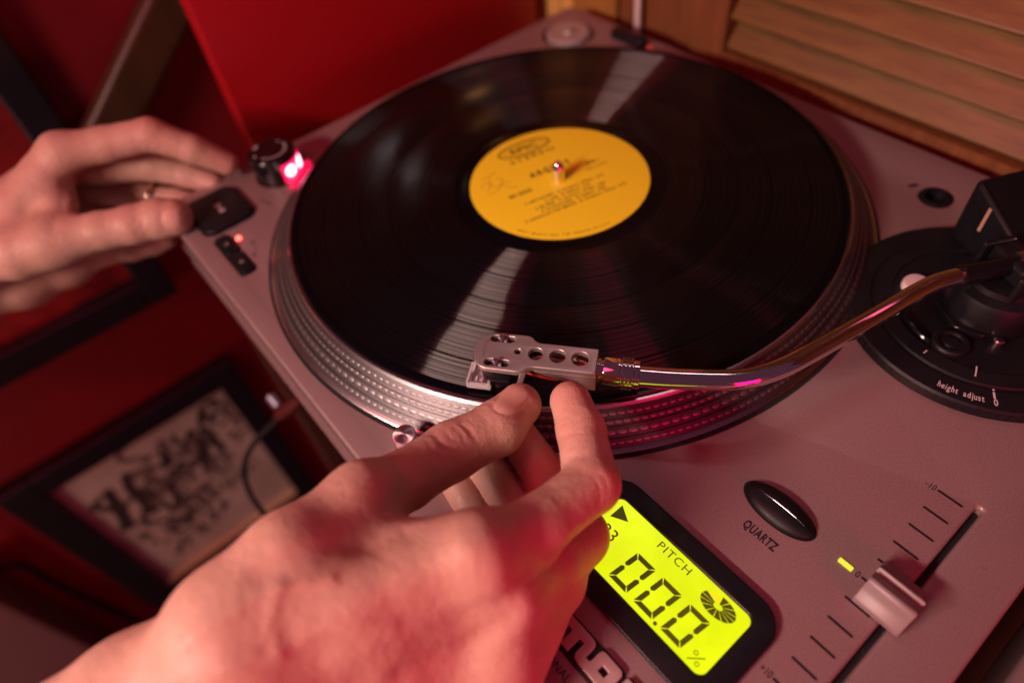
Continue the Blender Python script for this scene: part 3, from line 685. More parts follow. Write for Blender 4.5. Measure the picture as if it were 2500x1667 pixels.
# socket and hole at the rear, adapter, target lamp
mb = MB(); mb.lathe([(8.2, ZD - 6.9), (8.2, ZD + .35), (7.4, ZD + .6), (5.6, ZD + .5), (5.2, ZD - 4), (.2, ZD - 4.2)], 40, (143, 142.6, 0)); mb.out('headshell_socket', M['black_plastic'], TT)
mb = MB(); mb.box((129.5, 143.5, ZD + .1), (5.2, 2.2, .12), rz=R(62)); mb.out('printed_mark', M['print_black'], TT, None)
mb = MB(); mb.lathe([(19.7, ZD - 6.9), (19.7, ZD - 6.0), (.2, ZD - 6.0)], 48, (-147, 143, 0)); mb.out('adapter_well', M['dull_black'], TT)
ad = MB(); ad.lathe([(17.2, ZD - 5.9), (17.2, ZD + .6), (16.2, ZD + 1.6), (14, ZD + 2.2), (11, ZD + 1.6), (7, ZD + 1.0), (4.4, ZD + 1.4), (3.9, ZD + 3.2), (2.6, ZD + 4.0), (.2, ZD + 4.2)], 56, (-147, 143, 0))
M['adapter_metal'] = mat('adapter_metal', (.46, .40, .40), .42, .45)
tag(ad.out('record_adapter', M['adapter_metal']), 'round silver adapter disc resting in the far rear corner well of the turntable', 'adapter')
prism('lid_hinge_socket', [rrect(-119, -87, 158.5, 168, 3)], ZD + .05, ZD + 5.5, M['black_plastic'], TT, 1.2)
mb = MB(); mb.lathe([(1.2, ZD + .05), (1.2, ZD + .7), (.3, ZD + 1.2)], 16, (-84.5, 166.0, 0)); mb.out('indicator_led', M['dim_led'], TT)

# tonearm base, height ring, lift block
TX, TY = 198.9, 76.3
mb = MB(); mb.lathe([(57, ZD + .05), (57, ZD + 4.4), (56, ZD + 5.4), (50, ZD + 5.6), (46.5, ZD + 5.7), (46, ZD + 5.2), (45, ZD + 5.2), (44.5, ZD + 6.4), (38, ZD + 6.9), (37.5, ZD + 6.2), (.3, ZD + 6.2)], 128, (TX, TY, 0)); tbs = mb.out('tonearm_base', M['black_plastic'], TT, 30)
mb = MB(); zt = ZD + 5.68
def arc_text(s, a0, r_, h, squash):
    a = a0
    for ch in s:
        if ch == ' ': a += h * .55 / r_; continue
        V, F = text_geo(ch, h, squash, .16); w = max(v[0] for v in V); am = a + (w / 2) / r_
        rt = am + math.pi / 2
        cxx, cyy = TX + r_ * math.cos(am), TY + r_ * math.sin(am); c_, s_ = math.cos(rt), math.sin(rt)
        mb.add([(cxx + (v[0] - w / 2) * c_ - v[1] * s_, cyy + (v[0] - w / 2) * s_ + v[1] * c_, zt) for v in V], F); a += (w + h * .13) / r_
arc_text('height adjust', math.atan2(-53.2, 8.0), 53.4, 3.1, .575); arc_text('0', math.atan2(-46.2, 27.9), 54.0, 3.2, .7)
for a_, r0, r1, w_ in ((math.atan2(-41.2, 25.4), 45.6, 50.5, .85), (math.atan2(-36, 14.9), 36.5, 42.2, .6), (math.atan2(-30, 36), 45.6, 49, .5), (math.atan2(-20, 42), 45.6, 49, .5), (math.atan2(-39, -4), 40, 42.5, .5)):
    zz = ZD + 7.0 if r1 < 43 else zt
    stroke(mb, [(TX + r0 * math.cos(a_), TY + r0 * math.sin(a_)), (TX + r1 * math.cos(a_), TY + r1 * math.sin(a_))], w_, zz)
mb.out('ring_lettering', M['print_white'], tbs, None)
prism('cue_plate', [rpoly([(183, 62), (196, 54), (207, 57), (210, 63), (199, 66), (190, 73)], 2.5)], ZD + 6.25, ZD + 9.5, M['gloss_black'], TT, .8)
mb = MB(); mb.tube(spline([(176, 51, ZD + 7), (181, 44.5, ZD + 8.5), (189, 41.5, ZD + 8.0), (193, 41.5, ZD + 7)]), 1.3, 10); mb.out('cue_lever', M['gloss_black'], tbs)
for q_ in range(36):
    pass
mb = MB()
for q_ in range(90):
    a_ = 2 * math.pi * q_ / 90; mb.box((TX + 57 * math.cos(a_), TY + 57 * math.sin(a_), ZD + 2.4), (.7, 1.3, 3.6), rz=a_)
mb.out('grip_rib', M['black_plastic'], tbs, None)
mb = MB(); mb.lathe([(2.1, ZD + 6.2), (2.1, ZD + 8.6), (1.5, ZD + 9.2), (.2, ZD + 9.2)], 20, (212.5, 60.5, 0)); mb.out('screw', M['steel'], tbs)
mb = MB(); mb.lathe([(7.5, ZD + 6.3), (7.5, ZD + 8), (6.8, ZD + 8.8), (5.2, ZD + 8.8), (4.8, ZD + 7.8), (3.2, ZD + 7.8), (2.9, ZD + 8.6), (.2, ZD + 8.6)], 40, (199.5, 46.5, 0)); mb.out('lift_dial', M['black_plastic'], tbs)
mb = MB(); mb.lathe([(6.0, ZD + 5.8), (6.0, ZD + 8.8), (5.4, ZD + 9.8), (.2, ZD + 10.2)], 32, (171.8, 67.5, 0)); mb.out('rest_post', M['rubber_white'], tbs)
d1 = Vector((.895, -.446, 0)); d2 = Vector((.446, .895, 0)); A = Vector((162.6, 112.0, 0))
fx = Matrix(((d1.x, d2.x, 0, A.x), (d1.y, d2.y, 0, A.y), (0, 0, 1, 0), (0, 0, 0, 1)))
lb = prism('lift_block', [rrect(0, 46, 0, 30, 4.5)], ZD + 5.9, 21, M['black_plastic'], TT, 2.2, fx, res=3)
for v_ in lb.data.vertices:                            # its top slopes down towards the side
    w_ = v_.co / K + WP[lb.name]; u_ = (w_ - A).dot(d1)
    if w_.z > 0: v_.co.z -= max(0, u_ - 10) * .42 * K
mb = MB(); mb.box(fx @ Vector((15.0, -.05, 9)), (1.6, .5, 13), rz=math.atan2(d1.y, d1.x)); mb.out('lift_mark', M['tan'], lb, None)

# tonearm: tube with headshell, cartridge, collar
arm_pts = [(127.0, -77.4, 12.2), (130.7, -74.5, 12.4), (141, -66.0, 12.8), (152, -55.8, 13.2), (158.2, -49.2, 13.4), (162.6, -42.0, 13.5), (166.4, -32.4, 13.7), (169, -21.8, 14), (171.3, -10.9, 14.2), (173.6, 0.2, 14.5), (176, 11.6, 14.9), (178.2, 23.0, 15.3), (180.3, 34.6, 15.6), (183.2, 46, 16), (188.4, 57.2, 16)]
sp = spline(arm_pts, 5); rs = [4.4 - .75 * i / (len(sp) - 1) for i in range(len(sp))]
mb = MB(); mb.tube(sp, rs, 32); arm = mb.out('tonearm', M['chrome'], TT, 60)
dv = Vector((11.2, 20, 0)).normalized(); e0 = Vector((187.6, 55.6, 16))
mb = MB(); mb.tube([e0, e0 + dv * 1.2, e0 + dv * 1.3, e0 + dv * 26], [4.5, 4.7, 4.3, 4.3], 28); mb.out('bearing_sleeve', M['gloss_black'], arm)
pv = Vector((TX + .5, TY + 1, 0))
mb = MB(); mb.lathe([(19, ZD + 6.3), (19, 3), (18, 5.5), (14, 7.0), (13.4, 9.5), (8, 10.4), (.2, 10.4)], 56, pv); mb.out('bearing_housing', M['black_plastic'], arm)
mb = MB(); sd_ = Vector((-dv.y, dv.x, 0)); qz = math.atan2(dv.y, dv.x)
for t_ in (-11.5, 11.5): mb.box(pv + sd_ * t_ + Vector((0, 0, 11.5)), (15, 3.2, 17), rz=qz)
mb.box(pv + Vector((0, 0, 15.5)), (9, 19.6, 9), rz=qz); o = mb.out('gimbal', M['black_plastic'], arm, None); bv = o.modifiers.new('edge', 'BEVEL'); bv.width = .0015; bv.segments = 3
mb = MB(); mb.lathe([(2.6, 11.6), (2.6, 14.2), (1.6, 14.8), (.2, 14.8)], 20, pv + Vector((0, 0, 16)), tuple(sd_ * -1)); mb.out('pivot_screw', M['steel'], arm)
c0 = pv + Vector((0, 0, 16))
mb = MB(); mb.lathe([(5, 0), (5, 18), (15, 18.2), (16, 19), (16, 40), (15, 41), (.3, 41)], 48, c0, dv); mb.out('counterweight', M['steel'], arm)
HA = Vector((116.6, -84.35, 0)); S_ = Vector((-.785, -.62, 0)); T_ = Vector((.62, -.785, 0))
hx = Matrix(((S_.x, T_.x, 0, HA.x), (S_.y, T_.y, 0, HA.y), (0, 0, 1, 0), (0, 0, 0, 1)))
out = rpoly([(0, -6.2), (25.6, -6.3), (28.4, -9.6), (43.5, -9.6), (50.2, -5.0), (50.8, 3.0), (47.0, 9.3), (29.6, 9.6), (26.4, 6.3), (0, 6.2)], [.5, 2.5, 3.0, 8, 6, 5, 5, 3.0, 2.5, .5], 8)
def slot(cx_, cy_, l, w): return rrect(cx_ - l / 2, cx_ + l / 2, cy_ - w / 2, cy_ + w / 2, w / 2 - .01, 6)
hs = prism('headshell', [out, circ(25.0, -.5, 3.05, 32), circ(16.0, -.5, 3.3, 32), circ(6.8, -.4, 3.5, 32), circ(32.6, -.8, 1.35, 20), slot(40.0, -6.5, 10.6, 3.3), slot(40.0, 6.0, 10.6, 3.3)], 15.2, 18, M['head'], arm, .45, hx, res=3)
mb = MB(); V, F = text_geo('Stanton', 1.9, 1.0, .0, 1.12); w_ = max(v[0] for v in V)
mb.add([hx @ Vector((47.3 - v[1] - .020 * (v[0] - w_ / 2 + .5) ** 2, -.6 - w_ / 2 + v[0], 18.02)) for v in V], F); mb.out('engraving', M['engrave'], hs, None)
mb = MB()
for t0, t1 in ((-6.2, -4.7), (4.7, 6.2)):              # tapering side walls and the rear wall
    V = [(0, t0, 15.3), (0, t1, 15.3), (25, t0, 15.3), (25, t1, 15.3), (0, t0, 6.0), (0, t1, 6.0), (2, t0, 6.0), (2, t1, 6.0), (25, t0, 14.4), (25, t1, 14.4)]
    F = [(0, 1, 3, 2), (4, 6, 7, 5), (6, 8, 9, 7), (0, 4, 5, 1), (2, 3, 9, 8), (0, 2, 8, 6, 4), (1, 5, 7, 9, 3)]
    mb.add([hx @ Vector(v) for v in V], F)
mb.box(hx @ Vector((.9, 0, 10.65)), (1.8, 9.3, 9.29), rz=math.atan2(S_.y, S_.x)); o = mb.out('headshell_wall', M['head'], hs, None); bv = o.modifiers.new('edge', 'BEVEL'); bv.width = .0005; bv.segments = 2
mb = MB()
for t_ in (-6.5, 6.0):
    sx = 40.2 if t_ > 0 else 40.4
    pr_ = [(1.9, 15.4), (1.9, 17.2), (1.15, 17.3)]
    c_ = hx @ Vector((sx, t_, 0)); th = []
    for k in range(9): th += [(1.15, 17.3 + k * .3), (.95, 17.45 + k * .3)]
    mb.lathe([(2.3, 15.2), (2.3, 16.9), (1.15, 17.1)] + th + [(.1, 19.9)], 6, c_, mi=0)
    th = []
    for k in range(28): th += [(1.2, 4.2 + k * .38), (.98, 4.39 + k * .38)]
    mb.lathe([(.3, 3.0), (2.1, 3.1), (2.1, 4.1)] + th + [(.3, 15.1)], 14, c_)
mb.out('mounting_screw', M['steel'], hs, 30)
mb = MB(); V = [(27.5, 5, 14.6), (29.9, 5, 14.6), (27.9, 24, 17.0), (30.1, 24, 17.0)]; V = [hx @ Vector(v) for v in V]; V += [v + Vector((0, 0, 1.3)) for v in V]
mb.add(V, [(0, 1, 3, 2), (4, 6, 7, 5), (0, 4, 5, 1), (2, 3, 7, 6), (0, 2, 6, 4), (1, 5, 7, 3)]); o = mb.out('finger_lift', M['head'], hs, None); bv = o.modifiers.new('edge', 'BEVEL'); bv.width = .0003; bv.segments = 2
ct = prism('cartridge', [rpoly([(29.5, -8), (46.6, -8), (47.6, 0), (46.6, 8), (35.2, 8), (33, 5.6), (29.5, 5.6)], [2, 1.5, 0, 1.5, 1, 1, 1])], 4.6, 15.15, M['gloss_black'], arm, .5, hx)
mb = MB()
def bx(*a): 
    s0, s1, t0, t1, z0, z1 = a; mb.box(hx @ Vector(((s0 + s1) / 2, (t0 + t1) / 2, (z0 + z1) / 2)), (s1 - s0, t1 - t0, z1 - z0), rz=math.atan2(S_.y, S_.x))
for t_ in (-2.2, 1.6):                                  # two slanting struts carry the tray
    P_ = [hx @ Vector(v) for v in ((49.4, t_, 13.5), (49.4, t_ + 1.0, 13.5), (50.4, t_, 13.5), (50.4, t_ + 1.0, 13.5), (53.2, t_, 2.4), (53.2, t_ + 1.0, 2.4), (54.4, t_, 2.4), (54.4, t_ + 1.0, 2.4))]
    mb.add(P_, [(0, 1, 3, 2), (4, 6, 7, 5), (0, 4, 5, 1), (2, 3, 7, 6), (0, 2, 6, 4), (1, 5, 7, 3)])
bx(44.0, 54.2, -2.2, 8.8, 1.8, 2.7); bx(53.3, 54.3, -2.2, 8.8, 2.75, 5.6); bx(44.2, 53.2, 8.0, 8.9, 2.75, 5.2); bx(43.6, 44.6, 3.4, 8.8, 2.75, 7.6); bx(47.8, 49.2, 5.2, 6.2, 2.75, 4.6); bx(50.2, 51.2, 4.0, 7.8, 2.75, 4.0)
mb.out('stylus_guard', M['clear'], ct, None)
mb = MB(); mb.tube([hx @ Vector((44, 1, 5)), hx @ Vector((48, 1, 2.6)), hx @ Vector((48.2, 1, 1.6))], [.5, .4, .15], 8); mb.out('stylus', M['steel'], ct)
wl = MB()
for j, (t_, mi) in enumerate(((-3, 0), (-1, 1), (1.2, 0), (3.2, 1))):
    wl.tube(spline([hx @ Vector((1.9, t_ * .7, 10)), hx @ Vector((8, t_ * 1.2, 12.5)), hx @ Vector((16, t_ * 1.5, 9.5)), hx @ Vector((23, t_ * 1.6 + 1, 12)), hx @ Vector((29.4, t_, 10))], 5), .7, 8, mi)
wl.out('cartridge_wire', M['cream_wire'], hs, 50, mats=[M['cream_wire'], M['red_wire']])
AX = Vector((.785, .62, .0)); c0 = Vector((116.6, -84.35, 12.0))
mb = MB(); mb.lathe([(5.0, .1), (5.0, 1.4), (4.4, 1.5), (4.4, 2.6), (5.7, 2.7), (5.9, 3.2), (5.9, 9.2), (5.6, 9.6), (5.6, 14.6), (5.9, 15.0), (5.9, 16.8), (5.4, 17.2), (4.6, 17.3)], 56, c0, AX); cl = mb.out('collar', M['chrome'], arm, 30)
mb = MB(); q3 = AX.to_track_quat('Z', 'Y').to_matrix()
for i in range(3):
    for k in range(40):
        a = 2 * math.pi * k / 40; rot = q3 @ Matrix.Rotation(a, 3, 'Z')
        mb.box(c0 + rot @ Vector((6.1, 0, 10.6 + 1.55 * i)), (1.3, .55, 1.15), rot=rot)
mb.out('collar_knurl', M['chrome'], cl, None)

# ------------------------------------------------------------------ record
RC = thing('vinyl_record', 'black vinyl record with an orange yellow paper label on the platter', 'record', (0, 0, -2))
mb = MB(); n = 256
mb.lathe([(150.2, -1.7), (150.75, -1.2), (150.8, -.7), (150.5, -.15), (149.4, 0), (147.6, -.08), (146.6, -.3), (133.4, -.32), (132.6, -.38), (131.8, -.32), (96.6, -.34), (96.2, -.4), (95.8, -.34), (60.2, -.34), (59.6, -.42), (54, -.42), (52.6, -.1), (51.5, -.05), (.5, -.05)], n); mb.out('disc', M['vinyl'], RC, 25, origin=(0, 0, 0))
mb = MB(); n = 96; mb.lathe([(50, -.04), (50, .09), (49.7, .12), (3.7, .12), (3.7, -.04)], n, closed=True); lbl = mb.out('paper_label', M['label'], RC, 30, origin=(0, 0, 0))
mb = MB(); zl = .14
la = R(76); lr = (math.cos(la), math.sin(la)); lu = (-lr[1], lr[0])
def UVp(u, v): return (u * lr[0] + v * lu[0], u * lr[1] + v * lu[1])
def lt(s, u, v, h, mi=0, **kw):
    q = UVp(u, v); text(mb, s, q[0], q[1], zl, h, rot=la, mi=mi, **kw)
def lstroke(pts, w, mi=0): stroke(mb, [UVp(*q) for q in pts], w, zl, mi)
lstroke([(-3.2 + 16.2 * math.cos(k * math.pi / 30), 37.4 + 6.2 * math.sin(k * math.pi / 30)) for k in range(61)], 1.1)
lstroke([(-3.2 + 12.6 * math.cos(k * math.pi / 30), 37.4 + 4.3 * math.sin(k * math.pi / 30)) for k in range(61)], .35)
lt('EPIC', -3.2, 35.4, 4.2, align='C', squash=1.5, bold=.25)
lt('STEREO', -2.4, 26.4, 3.3, align='C', squash=1.35, bold=.1, space=1.35)
lt('ARGENT', .4, 9.0, 4.4, 1, align='C', squash=.80, bold=.3, space=1.42)
lt('SIDE 1', 23.4, 2.6, 2.6, align='C', squash=.9, bold=.2); lt('XSB 151577', 23.6, -1.8, 1.9, align='C')
lt('BN 26525', -30.5, -1.2, 2.7, 1, squash=.85, bold=.22)
for i, s in enumerate(('1. LIKE HONEY  -R. Argent-C. White-  3:12', '2. LIAR  -R. Ballard-  3:15', '3. BE FREE  -R. Argent-C. White-  3:50', '4. SCHOOLGIRL  -R. Ballard-  3:20', '5. DANCE IN THE SMOKE  -R. Argent-C. White-  6:15')):
    lt(s, -1.5, -10.6 - 3.35 * i, 2.0, align='C', squash=.92, bold=.14)
aa = R(214)
for ch in '"EPIC", MARCA REG. T.M. PRINTED IN U.S.A.':
    V, F = text_geo(ch, 1.5, .9, .05) if ch != ' ' else ([(.7, 0, 0)], [])
    w = max(v[0] for v in V); am = aa + la + w / 2 / 47.2; rt = am + math.pi / 2; c_, s_ = math.cos(rt), math.sin(rt)
    if F: mb.add([(47.2 * math.cos(am) + (v[0] - w / 2) * c_ - v[1] * s_, 47.2 * math.sin(am) + (v[0] - w / 2) * s_ + v[1] * c_, zl) for v in V], F)
    aa += (w + .45) / 47.2
for q in ([(-40, 16), (-38, 19), (-35, 18), (-36, 14), (-39, 13)], [(-37, 23), (-32, 24), (-27, 25)], [(-33, 22), (-34, 14), (-30, 13), (-27, 18), (-30, 20)], [(-29, 12), (-26, 8), (-22, 7)], [(-40, 10), (-34, 9), (-28, 14), (-24, 12)]):
    lstroke([tuple(p_)[:2] for p_ in spline([(a_, b_, 0) for a_, b_ in q], 5)], .45, 2)

mb.out('label_print', M['print_brown'], lbl, None, mats=[M['print_brown'], M['print_black'], M['print_pencil']])

# ---- hands: smooth-union distance field, meshed by surface nets (all in mm)
def sd_cone(P, a, b, ra, rb):
    a = np.asarray(a, np.float32); b = np.asarray(b, np.float32)
    ba = b - a; l2 = float(ba @ ba) + 1e-9
    pa = P - a
    t = np.clip((pa @ ba) / l2, 0, 1)
    t2 = t * t * (3 - 2 * t) * .5 + t * .5
    d = pa - t[..., None] * ba
    return np.sqrt((d * d).sum(-1)) - (ra + (rb - ra) * t2)
def sd_ell(P, c, r, ax):
    q = (P - np.asarray(c, np.float32)) @ np.asarray(ax, np.float32).T
    r = np.asarray(r, np.float32)
    k0 = np.sqrt(((q / r) ** 2).sum(-1)); k1 = np.sqrt(((q / (r * r)) ** 2).sum(-1)) + 1e-9
    return k0 * (k0 - 1) / k1
def smin(a, b, k):
    h = np.clip(.5 + .5 * (b - a) / k, 0, 1)
    return b + (a - b) * h - k * h * (1 - h)
def frame_to(z, hint):
    z = np.asarray(z, float); z = z / np.linalg.norm(z); y = np.asarray(hint, float); y = y - (y @ z) * z; y /= np.linalg.norm(y)
    return np.array([np.cross(y, z), y, z])
def chain(P, c, k=3.0):
    d = None
    for (a, ra), (b, rb) in zip(c[:-1], c[1:]):
        e = sd_cone(P, a, b, ra, rb)
        d = e if d is None else smin(d, e, k)
    return d
def hand_field(H, P):
    palm = None
    for c in H['palm']:
        e = chain(P, c, 5.0)
        palm = e if palm is None else smin(palm, e, H['kp'])
    for (c, r, ax) in H.get('lumps', ()):
        palm = smin(palm, sd_ell(P, c, r, ax), 6.0)
    tot = palm
    for c, k in H['fingers']:
        tot = np.minimum(tot, smin(palm, chain(P, c, 2.5), k))
    for c, k in H.get('bumps', ()):
        tot = smin(tot, chain(P, c, 2.0), k)
    return tot
def field(H, P, chunk=400000):
    S = P.shape[:-1]; Q = P.reshape(-1, 3); out = np.empty(len(Q), np.float32)
    for i in range(0, len(Q), chunk):
        out[i:i + chunk] = hand_field(H, Q[i:i + chunk])
    return out.reshape(S)
def grad(H, P, e=.15):
    g = np.zeros_like(P)
    for i in range(3):
        o = np.zeros(3, np.float32); o[i] = e
        g[:, i] = field(H, P + o) - field(H, P - o)
    return g / (np.linalg.norm(g, axis=1, keepdims=True) + 1e-9)
def surface_nets(H, lo, hi, h):
    # coarse pass marks blocks near the surface, fine pass fills only those
    B = 8
    n = np.ceil((np.asarray(hi) - lo) / (h * B)).astype(int)
    N = n * B + 1
    lo = np.asarray(lo, np.float32)
    cg = np.stack(np.meshgrid(*[np.arange(k) for k in n], indexing='ij'), -1)
    cc = lo + (cg + .5).astype(np.float32) * (h * B)
    cd = field(H, cc)
    V = np.full(N, 9., np.float32)
    near = np.abs(cd) < h * B * 1.25
    o = np.stack(np.meshgrid(*[np.arange(B + 1)] * 3, indexing='ij'), -1).reshape(-1, 3)
    blocks = cg[near]
    for i in range(0, len(blocks), 400):
        idx = (blocks[i:i + 400, None, :] * B + o[None]).reshape(-1, 3)
        V[idx[:, 0], idx[:, 1], idx[:, 2]] = field(H, lo + idx.astype(np.float32) * h)
    ins = cg[(~near) & (cd < 0)]
    for b in ins:
        s = V[b[0]*B:b[0]*B+B+1, b[1]*B:b[1]*B+B+1, b[2]*B:b[2]*B+B+1]
        s[s == 9.] = -9.
    sgn = V < 0
    c8 = [(i, j, k) for i in (0, 1) for j in (0, 1) for k in (0, 1)]
    sh = lambda A, c: A[c[0]:A.shape[0]-1+c[0], c[1]:A.shape[1]-1+c[1], c[2]:A.shape[2]-1+c[2]]
    cnt = sum(sh(sgn, c).astype(np.int8) for c in c8)
    act = (cnt > 0) & (cnt < 8)
    ids = np.full(act.shape, -1, np.int64); ci = np.argwhere(act); ids[act] = np.arange(len(ci))
    acc = np.zeros((len(ci), 3), np.float64); num = np.zeros(len(ci))
    for a in c8:
        for ax in range(3):
            if a[ax]: continue
            b = list(a); b[ax] = 1
            va = V[ci[:, 0]+a[0], ci[:, 1]+a[1], ci[:, 2]+a[2]]; vb = V[ci[:, 0]+b[0], ci[:, 1]+b[1], ci[:, 2]+b[2]]
            m = (va < 0) != (vb < 0)
            t = np.where(m, va / np.where(va - vb == 0, 1, va - vb), 0)
            p = np.tile(np.asarray(a, float), (len(ci), 1)); p[:, ax] += t
            acc[m] += p[m]; num += m
    vert = lo + (ci + acc / num[:, None]) * h
    quads = []
    for ax in range(3):
        u, w = [(1, 2), (2, 0), (0, 1)][ax]
        sl = [slice(1, -1)] * 3; sl[ax] = slice(0, -1); sl2 = [slice(1, -1)] * 3; sl2[ax] = slice(1, None)
        s0 = sgn[tuple(sl)]; s1 = sgn[tuple(sl2)]
        e = np.argwhere(s0 != s1); f = s0[s0 != s1]
        base = e.copy(); base[:, [u, w]] += 1
        def cell(du, dw):
            q = base.copy(); q[:, u] += du; q[:, w] += dw
            return ids[q[:, 0], q[:, 1], q[:, 2]]
        q = np.stack([cell(-1, -1), cell(0, -1), cell(0, 0), cell(-1, 0)], 1)
        q[~f] = q[~f][:, ::-1]
        quads.append(q)
    quads = np.concatenate(quads)
    quads = quads[(quads >= 0).all(1)]
    return vert.astype(np.float32), quads
def seg_dist(V, line):
    d = np.full(len(V), 1e9, np.float32); L = np.asarray(line, np.float32)
    for a, b in zip(L[:-1], L[1:]):
        ba = b - a; t = np.clip(((V - a) @ ba) / (ba @ ba + 1e-9), 0, 1)
        d = np.minimum(d, np.linalg.norm(V - a - t[:, None] * ba, axis=1))
    return d
def build_hand(H, h):
    pts = np.array([p for c in H['palm'] for p, r in c] + [p for c, k in H['fingers'] for p, r in c])
    vert, quads = surface_nets(H, pts.min(0) - 38, pts.max(0) + 38, h)
    for _ in range(2):
        g = grad(H, vert); vert = vert - g * field(H, vert)[:, None]
    g = grad(H, vert)
    off = np.zeros(len(vert), np.float32); red = np.zeros(len(vert), np.float32)
    for line, w, amp in H.get('marks', ()):
        off += amp * np.exp(-(seg_dist(vert, line) / w) ** 2)
    for c, r, s in H.get('flush', ()):
        red += s * np.exp(-(np.linalg.norm(vert - np.asarray(c, np.float32), axis=1) / r) ** 2)
    return vert + g * off[:, None], quads, np.clip(red, 0, 1)

